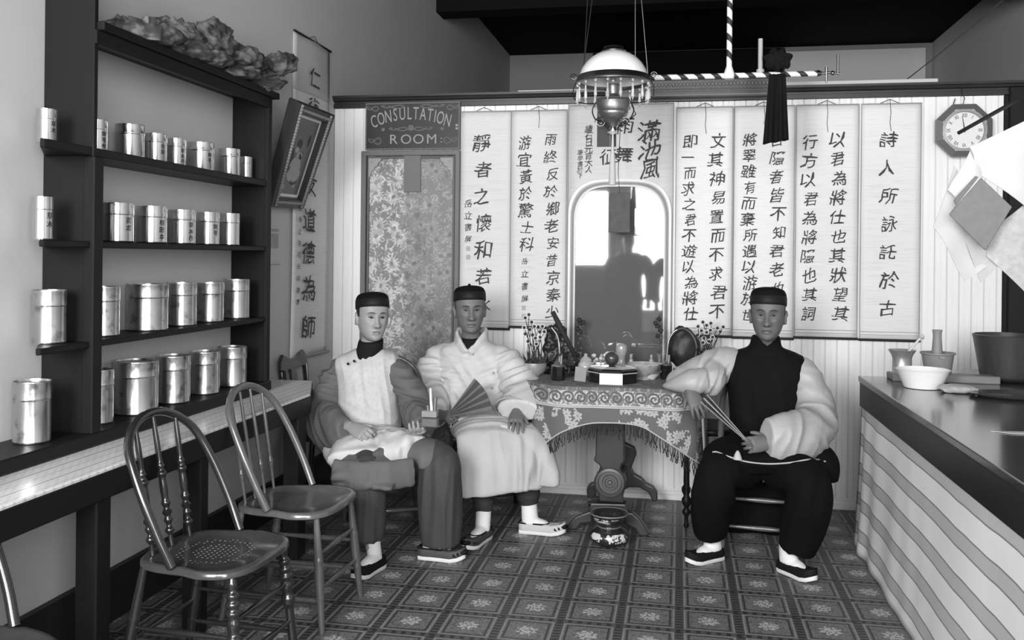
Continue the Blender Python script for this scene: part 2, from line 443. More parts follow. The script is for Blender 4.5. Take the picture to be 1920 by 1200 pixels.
# tins: centre px, base px, width px, top px, level, marks
TINS = [('a', 87, 36, 196, 259, 'bright narrow tin at the near end of the top row, left of the upright', 2),
 ('a', 181, 38, 217, 277, 'tin half hidden behind the upright on the top row', 3),
 ('a', 243, 52, 227, 289, 'widest tin on the top row, just right of the upright', 0),
 ('a', 291, 41, 243, 297, 'small tin next to the widest tin on the top row', 2),
 ('a', 330, 35, 253, 305, 'slim tin with dark characters in the middle of the top row', 3),
 ('a', 376, 48, 263, 316, 'broad tin with a dark mark standing alone on the top row', 2),
 ('a', 430, 40, 275, 326, 'tin second from the end panel on the top row', 0),
 ('a', 461, 24, 288, 330, 'smallest tin tucked against the end panel on the top row', 0),
 ('b', 79, 38, 374, 455, 'tin at the near end of the second row, left of the upright', 2),
 ('b', 170, 34, 381, 456, 'tin mostly hidden by the upright on the second row', 3),
 ('b', 219, 59, 386, 459, 'large tin with a small mark right of the upright on the second row', 2),
 ('b', 284, 54, 392, 461, 'tin with a column of dark characters on the second row', 3),
 ('b', 340, 50, 399, 463, 'tin with faint characters in the middle of the second row', 3),
 ('b', 389, 42, 404, 465, 'narrow tin with two small marks on the second row', 2),
 ('b', 430, 38, 406, 466, 'plain tin beside the end panel on the second row', 0),
 ('c', 92, 60, 535, 635, 'tall mottled tin left of the upright on the third row', 0),
 ('c', 194, 57, 529, 622, 'mottled tin directly right of the upright on the third row', 0),
 ('c', 276, 74, 523, 610, 'largest tin on the third row', 0),
 ('c', 340, 54, 524, 605, 'tin pressed against the largest tin on the third row', 0),
 ('c', 393, 51, 524, 598, 'fourth tin right of the upright on the third row', 0),
 ('c', 443, 49, 519, 592, 'tin nearest the end panel on the third row', 0),
 ('d', 60, 66, 707, 822, 'large dull tin at the near end of the bottom row', 0),
 ('d', 186, 50, 685, 786, 'bright tin against the upright on the bottom row', 0),
 ('d', 254, 80, 671, 769, 'biggest tin of all, on the bottom row', 0),
 ('d', 324, 62, 660, 748, 'tin right of the biggest tin on the bottom row', 0),
 ('d', 383, 55, 654, 733, 'tin second from the end panel on the bottom row', 0),
 ('d', 435, 54, 644, 717, 'tin beside the end panel on the bottom row', 0)]
def tin_parts(r, h):
    lid = h * 0.70
    body = MB().lathe([(0.0001, 0.0), (r * .97, 0), (r, 0.004), (r, 0.008), (r * .985, 0.011), (r * .985, lid)], 32, caps=False)
    cap = MB().lathe([(r * .985, lid - .001), (r, lid), (r * 1.012, lid + .003), (r * 1.012, lid + .006), (r, lid + .009), (r, h - .006), (r * 1.008, h - .003), (r, h), (r * .97, h), (r * .95, h - 0.006), (0.0001, h - .004)], 32, caps=False)
    return body, cap
tin_rows = {'a': 'tin canisters on the top shelf', 'b': 'tin canisters on the second shelf', 'c': 'tin canisters on the third shelf', 'd': 'tin canisters on the bottom shelf'}
load_glyphs('草木本丹歸苓參芪朮甘桂防')
gl = '草木丹歸苓參芪朮甘桂防本'
for i, (row, xc, wd, yt, yb, lab, marks) in enumerate(TINS):
    z = SHZ[row]
    c0 = at(xc, yb, X=-2.07)
    dia = wd * mpp(c0); r = min(dia / 2, 0.093)
    xx = XW + r + 0.004 if r > 0.085 else min(XS - r - 0.004, max(XW + r + 0.004, -2.065))
    rr = ray(xc, yb); t = xx / rr[0]; y = t * rr[1]
    h = (yb - yt) * mpp((xx, y, 0)) * 1.0
    y = min(y, YE - r - 0.006)
    if xc > 150 and y < YN + 0.03 + r: y = YN + 0.03 + r
    if xc < 150: y = min(y, YN - 0.008 - r)
    base = (xx, y, z + 0.0005)
    t_ = thing('tin_canister', lab.replace('tin', 'tin canister', 1), 'canister', base, random.uniform(-PI, PI), tin_rows[row])
    b, c = tin_parts(r, h)
    mm = M_TIN_BRIGHT if row in 'ab' else M_TIN
    part(t_, 'body', b, mm, True, local=True, fixn=True); part(t_, 'lid', c, mm, True, local=True)
    if marks:
        mk = MB(); a0 = math.atan2(-y, -xx) + 0.75 - t_.rotation_euler.z
        for q in range(marks):
            vs, fs = FONT_TMP[gl[(i * 3 + q) % len(gl)]]; s_ = h * 0.17
            zz = h * (0.56 - 0.19 * q)
            mk.add([((r + .0012) * math.cos(a0 + v[0] * s_ / r), (r + .0012) * math.sin(a0 + v[0] * s_ / r), zz + v[1] * s_) for v in vs], fs)
        part(t_, 'lettering', mk, M_INKBLACK, local=True, fixn=False)
# ---- bundles of crumpled paper lying on the top board
def paper_fn(u, v, w, vec, b):
    return b * (1.0 - step(nz(vec, 12.0, 5.0), 0.44, 0.58) * 0.72)
M_SACK = mat('crumpled_grey_paper', 104, 0.75, 0.35, 12.0, bump=0.5, bscale=30, fn=paper_fn)
zt = SHZ['top'] + 0.03
BUND = [(242, 66, .13, .055, 'crumpled paper bundle at the near end of the shelf top, against the tall upright'),
        (275, 88, .16, .06, 'rumpled paper bundle lying low behind the shelf edge'), (330, 72, .17, .075, 'tall rumpled paper bundle in the middle of the shelf top'),
        (395, 80, .18, .085, 'fattest paper bundle, on top of the middle of the pile'), (380, 118, .16, .05, 'flat paper bundle at the shelf edge below the fattest bundle'),
        (450, 112, .15, .06, 'torn paper bundle right of the fattest bundle'), (520, 122, .14, .055, 'paper bundle with dark print resting on the far end of the pile'),
        (490, 158, .17, .04, 'bottom paper bundle hanging over the far end of the shelf'), (440, 140, .15, .04, 'thin paper packet pressed flat under the pile')]
for i, (px_, py_, ln, ht, lab) in enumerate(BUND):
    xx = [-2.06, -2.0, -2.06, -2.06, -1.97, -2.04, -2.03, -2.0, -1.99][i]
    p = at(px_, py_, X=xx); p.z = max(p.z, zt + ht * 0.55)
    mb = MB().ell((0, 0, 0), (0.098, ln * 1.08, ht * 1.15), 56, 36)
    me = mb.mesh('b'); rng = i * 7.3
    for v in me.vertices:
        q = v.co.copy(); s_ = Vector((q.x * 14 + rng, q.y * 11, q.z * 16))
        k = mnoise.noise(s_) * 0.028 + mnoise.noise(s_ * 2.7) * 0.016 - abs(mnoise.noise(Vector((q.y * 26 + rng, q.z * 12, q.x * 12)))) * 0.040 - abs(mnoise.noise(Vector((q.x * 30, q.y * 16 + rng, q.z * 30)))) * 0.026
        v.co = q + q.normalized() * k
        if abs(q.y) > ln * 0.8: v.co.z *= 0.75
        v.co.z = max(v.co.z, -(p.z - zt) + 0.002) if i not in (7,) else v.co.z
    me.transform(Matrix.Translation(p) @ Matrix.Rotation(random.uniform(-.35, .2), 4, 'Z') @ Matrix.Rotation([-.05, .08, 0, .1, 0, .15, .35, .2, .1][i], 4, 'X'))
    single('paper_bundle', lab, 'bundle', me, M_SACK, (p.x, p.y, zt), 'paper bundles piled on the shelf top', smooth=True, angle=0)
# ================================================================ long side table under the shelf
XT = -1.735
def oil_fn(u, v, w, vec, b):
    st = absx(fract(u / 0.095) - 0.5)
    g = b + (grey(150) - b) * lt(st, 0.035) + (grey(175) - b) * gt(st, 0.46) * 0.6
    pat = gt(sinx(u * 260.0) * sinx(v * 160.0), 0.5) * step(st, 0.1, 0.2)
    return g - pat * 0.13
M_OIL = mat('pale_patterned_oilcloth', 208, 0.3, 0.08, 10.0, fn=oil_fn, spec=0.5)
tb = thing('side_table', 'long narrow table under the shelf, dark frame and pale oilcloth top', 'table', (-1.95, 3.3, 0))
part(tb, 'tabletop', MB().prism([(XW, 1.0), (XT - .004, 1.0), (XT - .004, 4.13), (-1.912, 4.56), (XW, 4.56)], .021, Matrix.Translation((0, 0, .7525))), M_OIL, bevel=0.004)
part(tb, 'apron', MB().box(XT - 0.03, XT, 1.0, 4.13, 0.668, 0.752).prism([(XT, 4.13), (-1.908, 4.562), (-1.935, 4.55), (XT - .03, 4.11)], .084, Matrix.Translation((0, 0, .71))), M_BLACKWOOD, bevel=0.004)
for (y, w) in ((2.55, .075), (3.16, .06), (4.06, .10)):
    part(tb, 'leg', MB().box(XT - 0.085, XT - 0.012, y - w / 2, y + w / 2, 0, 0.742), M_DARK if y > 4 else M_BLACKWOOD, bevel=0.005)
# ================================================================ consultation room doorway
YB = D - 0.012                                             # face of the boards
M_FRAME = mat('worn_brown_frame', 96, 0.5, 0.2, 8.0, stretch=(8, 8, 1))
M_FRET = mat('pale_fretwork', 140, 0.6, 0.1)
def curtain_fn(u, v, w, vec, b):
    wob = nz(vec, 5.0, 2.0) * 0.05
    a, c, _ = flowers(u + wob, w + wob, 8.0, 15, 0.48, 0.9)
    a2, c2, _ = flowers(u + 0.31 + wob * 2.0, w + 0.17, 13.0, 6, 0.42, 1.0)
    left = 1.0 - step(u, -0.075, -0.005)                           # the left breadth is paler and busier
    leaf = step(nz(vec, 26.0, 3.0, dist=1.5), 0.52, 0.60)
    g = b + leaf * (0.10 + left * 0.22)
    g = g + (grey(200) - g) * a * (0.16 + left * 0.5) * step(nz(vec, 30.0, 3.0), 0.30, 0.55)
    g = g + (grey(100) - g) * c * 0.6
    g = g + (grey(88) - g) * a2 * (0.42 - left * 0.2) * gt(nz(vec, 3.0), 0.52)
    return g
M_CURT = mat('flowered_curtain', 128, 0.85, 0.08, 5.0, fn=curtain_fn)
M_SIGN = mat('dark_signboard', 36, 0.45, 0.3, 5.0)
M_SIGNP = mat('dull_gilt_paint', 140, 0.6, 0.15, 12.0)
M_SIGNL = mat('faded_gilt_paint', 92, 0.6, 0.2, 12.0)
dr2 = thing('consultation_doorway', 'flowered cloth door in a worn wooden frame under the consultation sign', 'door', (-1.655, YB, 0))
x0, x1, zt_, = -1.972, -1.336, 2.085
part(dr2, 'door_frame', MB().box(x0, x0 + .032, YB - .034, YB, 0, zt_).box(x1 - .03, x1, YB - .034, YB, 0, zt_).box(x0, x1, YB - .034, YB, zt_ - .03, zt_)
     .box(x0 + .036, x0 + .048, YB - .022, YB, 0, zt_ - .034).box(x1 - .046, x1 - .034, YB - .022, YB, 0, zt_ - .034).box(x0 + .036, x1 - .034, YB - .022, YB, zt_ - .046, zt_ - .034), M_FRAME, bevel=.004)
rows = []
for i in range(24):
    z = 0.03 + (zt_ - 0.06) * i / 23
    rows.append([(x0 + .045 + (x1 - x0 - .09) * k / 60, YB - .006 - .004 * math.sin(k * .72 + math.sin(i * .3)) * (0.6 + .4 * math.sin(k * .23)), z) for k in range(61)])
part(dr2, 'curtain', MB().solid_sheet(rows, (0, .003, 0)), M_CURT, True, angle=0)
tp, bt = at(760, 291, Y=YB), at(790, 360, Y=YB)
part(dr2, 'valance_strip', MB().box(tp.x, bt.x, YB - .024, YB - .016, bt.z, tp.z), mat('plain_grey_strip', 108, 0.8, 0.05))
for sx, xc in ((1, x0 + .046), (-1, x1 - .044)):
    pts = [(0, 0), (.085, 0), (.078, -.02), (.062, -.032), (.058, -.05), (.04, -.055), (.035, -.075), (.02, -.08), (.012, -.11), (0, -.125)]
    part(dr2, 'corner_bracket', MB().prism([(a * sx, b) for a, b in pts], .01, rot_frame((xc, YB - .022, zt_ - .044), (1, 0, 0), (0, 0, 1))).lathe([(.0001, 0), (.009, 0), (.009, .004), (.0001, .006)], 12, mtx=rot_frame((xc + sx * .022, YB - .026, zt_ - .066), (1, 0, 0), (0, 0, 1)) , caps=False), M_FRET, bevel=.002)
# ---- the sign
a_, b_ = at(687, 198, Y=YB - .03), at(861, 282, Y=YB - .03)
sx0, sx1, sz0, sz1 = -1.946, -1.338, 2.092, 2.385
sg = thing('consultation_sign', 'dark painted signboard reading CONSULTATION ROOM above the flowered door', 'sign', (-1.64, YB, sz0))
part(sg, 'board', MB().box(sx0, sx1, YB - .028, YB, sz0, sz1), M_SIGN, bevel=.003)
part(sg, 'border', MB().box(sx0, sx1, YB - .033, YB - .027, sz1 - .008, sz1).box(sx0, sx1, YB - .033, YB - .027, sz0, sz0 + .008).box(sx0, sx0 + .008, YB - .033, YB - .027, sz0, sz1).box(sx1 - .008, sx1, YB - .033, YB - .027, sz0, sz1), M_SIGNL)
def flat(me_or_mb, mtx, mb):
    me = me_or_mb
    for q, p in enumerate(me.polygons):
        mb.add([mtx @ (me.vertices[i].co + Vector((0, 0, .00003 * (q % 9)))) for i in p.vertices], [tuple(range(len(p.vertices)))])
cx = (sx0 + sx1) / 2
lt_ = MB(); word = 'CONSULTATION'; R_ = 0.62
adv = {'I': .45, 'L': .85, 'T': .9, 'S': .9}; tot = sum(adv.get(c, 1.0) for c in word); run = 0
for i, ch in enumerate(word):
    w_c = adv.get(ch, 1.0); s_ = ((run + w_c / 2) / tot - .5) * .535; run += w_c
    me = text_mesh(ch, .100, .0); th = -s_ / R_
    p = Vector((cx - .012 + R_ * math.sin(-th), YB - .0293, sz0 + .222 - R_ * (1 - math.cos(th))))
    M_ = Matrix.Translation(p) @ Matrix.Rotation(PI / 2, 4, 'X') @ Matrix.Rotation(th * 0.55, 4, 'Z') @ Matrix.Diagonal((.62, 1.12, 1, 1))
    lm_ = MB(); flat(me, M_, lm_); part(sg, 'letter', lm_, M_SIGNP, fixn=False)
for ch, dx, s_ in (('R', -.122, .088), ('O', -.04, .088), ('O', .04, .088), ('M', .125, .088), (':', .187, .07)):
    lm_ = MB(); flat(text_mesh(ch, s_ * 1.05, .0), Matrix.Translation((cx + dx, YB - .0293, sz0 + .062)) @ Matrix.Rotation(PI / 2, 4, 'X') @ Matrix.Diagonal((1.0, .92, 1, 1)), lm_); part(sg, 'letter', lm_, M_SIGNP, fixn=False)
for ch, dz in (('-', .185), ('-', .165)):
    flat(text_mesh(ch, .09, .002), Matrix.Translation((sx1 - .02, YB - .0293, sz0 + dz - .03)) @ Matrix.Rotation(PI / 2, 4, 'X') @ Matrix.Diagonal((.6, 1, 1, 1)), lt_)
part(sg, 'letter', lt_, M_SIGNP, fixn=False)
orn = MB(); yo = YB - .0295
def flourish(cx_, cz_, sx_, sz_, flip):
    for pts in ([(0, 0), (.3, .5), (.7, .35), (1, 0), (1.3, -.2), (1.6, 0)], [(0, 0), (.35, -.45), (.8, -.3), (1.05, .1), (1.2, .35)], [(1.6, 0), (1.7, .3), (1.5, .4), (1.42, .15)]):
        orn.tube([(cx_ + flip * a * sx_, yo, cz_ + b * sz_) for a, b in [tuple(q) for q in catmull(pts, 14)]], [(.0035, .0012)] * 14, 5, up=(0, 1, 0))
for f in (1, -1):
    flourish(cx - .01 + f * .02, sz0 + .128, .07, .022, f)
    flourish(cx + f * .2, sz0 + .055, .05, .04, f)
    flourish(cx + f * .05, sz1 - .025, .09, .02, f)
    flourish(cx + f * .22, sz1 - .035, .045, .03, f)
    orn.lathe([(.0001, 0), (.012, 0), (.0001, .002)], 8, mtx=rot_frame((cx + f * .19, yo, sz0 + .128), (1, 0, 0), (0, 0, 1)), caps=False)
orn.lathe([(.0001, 0), (.02, 0), (.0001, .002)], 10, mtx=rot_frame((cx - .01, yo, sz0 + .135), (1, 0, 0), (0, 0, 1)), caps=False)
part(sg, 'ornament', orn, M_SIGNL, label='faded gilt scroll ornament', fixn=False)['kind'] = 'stuff'

# ================================================================ hanging calligraphy scrolls
def silk_fn(u, v, w, vec, b):
    lines = nz(comb(u * 3.0, v * 3.0, w * 90.0), 2.0, 2.0)
    return b * (1.0 - step(lines, 0.45, 0.75) * 0.12)
M_SILK = mat('pale_scroll_silk', 216, 0.75, 0.05, 3.0, fn=silk_fn)
M_SILK2 = mat('pale_scroll_silk_dull', 204, 0.75, 0.06, 3.0, fn=silk_fn)
M_SILKG = mat('grey_scroll_silk', 176, 0.8, 0.05, 3.0, fn=silk_fn)
M_EDGE = mat('scroll_edging', 140, 0.8, 0.05)
M_INK = mat('brush_ink', 62, 0.8, 0.25, 60.0)
M_SEAL = mat('seal_paste', 165, 0.8, 0.2)
M_CORD = mat('dark_cord', 60, 0.8, 0.1)
SCR = [  # px rect, columns [(x px, y first, y last, size px, text)], small columns, label, cord x
 ('scroll_painting', (862, 207, 957, 616), [(905, 268, 518, 34, '靜者之懷和若'), (908, 572, 572, 32, '水')], [(878, 382, 448, 15, '岳立書屏'), ], 'scroll right of the flowered door, one column of six large characters', 908),
 ('scroll', (957, 204, 1062, 614), [(1035, 262, 585, 26, '雨終反於鄉老安昔京秦少'), (986, 268, 458, 28, '游宜黃於驚士科')], [(984, 490, 560, 14, '岳立書屏')], 'scroll left of the mirror with two columns of characters', 1010),
 ('scroll', (1064, 196, 1262, 628), [(1217, 246, 318, 40, '滿池風'), (1172, 236, 290, 36, '雨舞'), (1138, 293, 293, 34, '征')], [(1104, 242, 318, 15, '繡石日元宵大人'), (1088, 286, 330, 12, '筆學書於下')], 'broad scroll with large characters behind the mirror and hanging lamp', 1150),
 ('scroll', (1266, 204, 1373, 630), [(1345, 264, 584, 28, '文其神易置而不求君不'), (1293, 266, 588, 26, '即一而求之君不遊以為將仕')], [], 'scroll right of the mirror with two close columns of characters', 1322),
 ('scroll', (1375, 201, 1489, 634), [(1458, 262, 540, 28, '古隱者皆不知君老也'), (1405, 262, 590, 26, '將翠雖有而棄所遇以游於世')], [], 'scroll hanging behind the capped man on the right', 1432),
 ('scroll', (1491, 195, 1609, 634), [(1573, 262, 588, 29, '以君為將仕也其狀望其'), (1518, 266, 588, 28, '行方以君為將隱也其詞')], [], 'scroll with two columns, second from the right end', 1550),
 ('scroll', (1613, 190, 1726, 638), [(1666, 262, 578, 32, '詩人所詠託於古')], [], 'rightmost wall scroll with one column of seven characters', 1668)]
S0TXT = '仁術以心之友道德為師'
load_glyphs(''.join(''.join(c[4] for c in s[2]) + ''.join(c[4] for c in s[3]) for s in SCR) + S0TXT + '草木丹歸苓參芪朮甘桂防本IVX')
def brush(mb, ch, o, ex, ez, size, rot, nrm, sx=1.0):
    vs, fs = FONT_TMP[ch]
    c, s = math.cos(rot), math.sin(rot)
    out = []
    for v in vs:
        a, b = v[0] * sx, v[1]
        w_ = 0.035 * math.sin(b * 9 + size * 900) ; a += w_ + 0.10 * b; b += 0.05 * math.sin(a * 7)   # a running-hand slant
        a, b = c * a - s * b, s * a + c * b
        out.append(o + ex * (a * size) + ez * (b * size) + nrm * (1 + v[2] * 25))
    mb.add(out, fs)
EX, EZ = Vector((1, 0, 0)), Vector((0, 0, 1))
for i, (nm, (ax, ay, bx, by), cols, small, lab, cordx) in enumerate(SCR):
    y0 = YB - 0.006 - 0.0012 * (i % 2) + (0.001 if i == 2 else 0)
    tl, br, tr, bl = at(ax, ay, Y=y0), at(bx, by, Y=y0), at(bx, ay, Y=y0), at(ax, by, Y=y0)
    xa, xb, za, zb = (tl.x + bl.x) / 2, (tr.x + br.x) / 2, (tl.z + tr.z) / 2, (bl.z + br.z) / 2
    za = 2.325 if i != 2 else 2.352
    sc = thing('hanging_scroll', 'tall pale ' + lab, 'scroll', ((xa + xb) / 2, YB, zb), 0, 'calligraphy scrolls on the board wall')
    rows = [[(xa + (xb - xa) * k / 8, y0 - .002 * math.sin(j * .5 + i + k * .3), zb + (za - zb) * j / 30) for k in range(9)] for j in range(31)]
    part(sc, 'sheet', MB().solid_sheet(rows, (0, .0015, 0)), M_SILK if i > 2 else M_SILK2, True, angle=0)
    part(sc, 'roller', MB().tube([(xa - .004, y0 - .004, zb), (xb + .004, y0 - .004, zb)], .0075, 10), M_DARK, True)
    part(sc, 'top_batten', MB().box(xa, xb, y0 - .005, y0 + .001, za - .005, za + .002), M_EDGE)
    part(sc, 'edging', MB().box(xa, xa + .003, y0 - .0042, y0 - .001, zb, za).box(xb - .003, xb, y0 - .0042, y0 - .001, zb, za).box(xa, xb, y0 - .0042, y0 - .001, zb + .045, zb + .0475).box(xa, xb, y0 - .0042, y0 - .001, zb + .028, zb + .0295), M_EDGE)
    cp = at(cordx, ay, Y=y0); zc = za + .002
    cd = MB().tube([(cp.x - .05, y0 - .004, zc), (cp.x, y0 - .006, zc + .022), (cp.x + .05, y0 - .004, zc)], .0018, 5)
    if i in (1, 3, 4, 5, 6): cd.tube([(cp.x, y0 - .007, zc + .02), (cp.x + .006, y0 - .0075, zc - .05), (cp.x + .002, y0 - .007, zc - .11), (cp.x + .008, y0 - .008, zc - .16)][:(3 if i in (1, 4) else 4)], .0014, 5)
    part(sc, 'cord', cd, M_CORD, True)
    ink = MB(); rnd = random.Random(i + 3)
    for lst, big in ((cols, True), (small, False)):
        for (xc, ya, yb, sz, tx) in lst:
            for q, ch in enumerate(tx):
                yy = ya + (yb - ya) * q / max(1, len(tx) - 1)
                p = at(xc + (rnd.uniform(-3, 3) if big else 0), yy, Y=y0); p.y = y0
                tgt_ = MB() if big else ink
                brush(tgt_, ch, p, EX, EZ, sz * mpp(p) * rnd.uniform(.92, 1.12), rnd.uniform(-.12, .06), Vector((0, -.0042, 0)), rnd.uniform(.9, 1.08))
                if big: part(sc, 'character', tgt_, M_INK, fixn=False)
    if small:
        o = part(sc, 'small_lettering', ink, M_INK, fixn=False); o['kind'] = 'stuff'
    if i in (0, 1):
        sm = MB(); xs_ = [878, 982][i]; ys_ = [466, 577][i]
        for dy in (0, 16):
            p = at(xs_, ys_ + dy, Y=y0); sm.box(p.x - .012, p.x + .012, y0 - .0046, y0 - .002, p.z - .014, p.z + .014)
        part(sc, 'seal', sm, M_SEAL, label='faint square seal marks')
# ---- scroll on the left wall
X0 = XL + 0.012
s0 = thing('hanging_scroll', 'grey topped scroll with one large column, hanging on the left plaster wall', 'scroll', (XL, 5.1, .8), 0)
ya_, yb_ = 4.845, 5.375
rows = []
for j in range(41):
    z = .838 + (2.70 - .838) * j / 40
    rows.append([(X0 + .006 * math.sin(k * .55 + j * .12) + .012 * (k / 10.0) * max(0, 1 - j / 30.0), ya_ + (yb_ - ya_) * k / 10 - .02 * (1 - j / 40.0), z) for k in range(11)])
part(s0, 'sheet', MB().solid_sheet(rows, (-.0015, 0, 0)), M_SILK2, True, angle=0)
part(s0, 'roller', MB().tube([(X0 + .004, ya_ - .03, .836), (X0 + .018, yb_ - .01, .836)], .008, 10), M_EDGE, True)
part(s0, 'top_batten', MB().tube([(X0 + .002, ya_ - .01, 2.70), (X0 + .002, yb_ + .01, 2.70)], .007, 8), M_DARK, True)
part(s0, 'cord', MB().tube([(X0, 5.03, 2.70), (X0 + .01, 5.11, 2.73), (X0, 5.19, 2.70)], .002, 5), M_CORD, True)
topb = MB().solid_sheet([[(p_[0] + .0025, p_[1], p_[2]) for p_ in r] for r in rows[33:]], (-.001, 0, 0))
part(s0, 'mount', topb, M_SILKG, True, label='darker silk mount at the top of the scroll', angle=0)
ink = MB()
for ch, xp, yp, s_ in zip(S0TXT, (591, 588, 588, 590, 584, 582, 580, 578, 579, 579), (146, 200, 240, 262, 290, 345, 412, 474, 541, 613), (44, 40, 34, 34, 34, 48, 50, 50, 56, 54)):
    p = at(xp, yp, X=X0 + .017); ik_ = MB(); brush(ik_, ch, p, Vector((0, 1, 0)), EZ, s_ * mpp(p) * .92, -.05, Vector((.002, 0, 0)), 1.35); part(s0, 'character', ik_, M_INK, fixn=False)
for q in range(9):
    p = at(563 - q * .6, 390 + q * 22, X=X0 + .015); brush(ink, '書岳立京石元科游昔'[q], p, Vector((0, 1, 0)), EZ, .035, -.05, Vector((.002, 0, 0)), 1.3)
o = part(s0, 'small_lettering', ink, M_INK, fixn=False); o['kind'] = 'stuff'
# ---- small almanac pad on the wall by the shelf
pa = at(511, 455, X=XL)
al = thing('wall_almanac', 'small printed almanac pad pinned to the wall beside the shelf', 'calendar', (XL, pa.y, pa.z - .1))
part(al, 'sheet', MB().solid_sheet([[(XL + .004 + .012 * (j / 10) ** 3 * 0 + (.012 if j == 0 else 0), pa.y - .07 + .14 * k / 4, pa.z - .115 + .20 * j / 10) for k in range(5)] for j in range(11)], (.002, 0, 0)), mat('almanac_paper', 185, .8, .1), angle=0)
part(al, 'printed_block', MB().box(XL + .006, XL + .009, pa.y - .055, pa.y + .055, pa.z - .03, pa.z + .05).box(XL + .006, XL + .009, pa.y - .06, pa.y + .06, pa.z + .06, pa.z + .075), mat('almanac_print', 150, .8, .35, 60.0))
# ================================================================ framed picture leaning on the wall above the table end
M_PICF = mat('dark_picture_frame', 45, .35, .2, 8.0)
M_GILT = mat('beaded_gilt', 120, .4, .3, 60.0)
# corners from the photograph: far top (618,213), near top (545,182), near bottom (500,385), far bottom (557,390); the picture leans forward at the top
nt, ft, fb, nb = (at(548, 184, X=XL + .27), at(619, 212, X=XL + .27), at(560, 388, X=XL + .03), at(497, 384, X=XL + .03))
pc = thing('framed_picture', 'dark framed print of a robed figure tilted forward from the left wall', 'picture', ((nb + fb) / 2))
def pq(a, b): return nb.lerp(fb, a).lerp(nt.lerp(ft, a), b)
nrm_p = (ft - nt).cross(nb - nt).normalized()
if nrm_p.x < 0: nrm_p = -nrm_p
def pslab(a0, a1, b0, b1, o0, o1):
    mb = MB(); vs = [pq(a, b) + nrm_p * o for o in (o0, o1) for b in (b0, b1) for a in (a0, a1)]
    return mb.add(vs, [(0, 2, 3, 1), (4, 5, 7, 6), (0, 1, 5, 4), (2, 6, 7, 3), (0, 4, 6, 2), (1, 3, 7, 5)])
part(pc, 'backing', pslab(.02, .98, .02, .98, -.012, -.002), M_PICF)
for q in ((0, .16, 0, 1), (.84, 1, 0, 1), (.16, .84, .90, 1), (.16, .84, 0, .10)):
    part(pc, 'frame_side', pslab(*q, -.02, .035), M_PICF, bevel=.006)
bd = MB()
for i in range(34):
    for a in (.115, .885): bd.ell(pq(a, .03 + .94 * i / 33) + nrm_p * .036, .011, 6, 4)
for i in range(16):
    for b in (.06, .94): bd.ell(pq(.13 + .74 * i / 15, b) + nrm_p * .036, .010, 6, 4)
part(pc, 'beading', bd, M_GILT, True, label='beaded gilt edging')
part(pc, 'mat_border', pslab(.15, .85, .09, .91, 0, .004), M_WHITE)
def print_fn(u, v, w, vec, b):
    return b * (0.7 + nz(vec, 7.0, 3.0) * 0.6)
part(pc, 'print', pslab(.21, .79, .13, .87, .004, .006), mat('brown_toned_print', 92, .35, .1, 5, fn=print_fn, coat=.2))
fg = MB(); fgd = MB()
def pell(mb, a, b, ra, rb):
    mb.add([pq(a + ra * math.cos(t), b + rb * math.sin(t)) + nrm_p * .0068 for t in [2 * PI * q / 20 for q in range(20)]], [tuple(range(20))])
for a, b, ra, rb in ((.48, .40, .15, .10), (.50, .33, .18, .08), (.52, .50, .09, .06), (.42, .57, .05, .03), (.30, .20, .05, .03), (.60, .22, .035, .025)): pell(fg, a, b, ra, rb)
for a, b, ra, rb in ((.45, .63, .07, .045), (.66, .68, .03, .06), (.56, .52, .05, .045), (.32, .46, .06, .12), (.55, .25, .09, .025)): pell(fgd, a, b, ra, rb)
part(pc, 'painted_robe', fg, mat('print_light', 150, .4, .25, 30), label='pale robed figure in the print', fixn=False)
part(pc, 'painted_shadow', fgd, mat('print_dark', 38, .4, .2, 30), fixn=False)
# ================================================================ arched mirror
M_MIRR = mat('mirror_silver', 122, .03, .04, 3.0, metal=.5, bump=.01, bscale=3)
M_GREYF = mat('grey_moulded_frame', 150, .4, .1, 8)
M_GREYD = mat('dark_grey_moulding', 95, .4, .1, 8)
M_LIGHTF = mat('light_frame_bead', 205, .4, .05)
mx0, mx1, mzt, mzb = at(1066, 480, Y=YB - .03).x, at(1257, 480, Y=YB - .03).x, at(1160, 337, Y=YB - .03).z, .74
def arch(inset, n=24):
    a, b, t = mx0 + inset, mx1 - inset, mzt - inset
    r = (b - a) * .30; sq = (b - a) / 2; pts = [(a, mzb)]
    for i in range(n + 1):
        th = PI - PI * i / n
        c, s = math.cos(th), math.sin(th); e = .55
        pts.append((a + sq + sq * math.copysign(abs(c) ** e, c), t - .21 + .21 * s ** .95 if s > 0 else t - .21))
    pts.append((b, mzb)); return pts
mr = thing('arched_mirror', 'tall arched mirror in a grey moulded frame behind the table', 'mirror', ((mx0 + mx1) / 2, YB, mzb))
def arch_band(i0, i1, y_front, y_back):
    A, B = arch(i0), arch(i1); mb = MB()
    rows = [[(a[0], y_back, a[1]) for a in A], [(a[0], y_front, a[1]) for a in A], [(a[0], y_front, a[1]) for a in B], [(a[0], y_back, a[1]) for a in B], [(a[0], y_back, a[1]) for a in A]]
    return mb.grid(rows)
part(mr, 'frame_bead', arch_band(-.004, .010, YB - .034, YB - .01), M_LIGHTF, True)
part(mr, 'frame', arch_band(.009, .034, YB - .028, YB - .01), M_GREYF, True)
part(mr, 'frame_moulding', arch_band(.016, .026, YB - .036, YB - .01), M_GREYD, True)
part(mr, 'inner_bead', arch_band(.033, .040, YB - .034, YB - .01), M_LIGHTF, True)
g_ = arch(.036); part(mr, 'glass', MB().add([(a, YB - .020, b) for a, b in g_], [tuple(range(len(g_) - 1, -1, -1))]), M_MIRR, fixn=False)
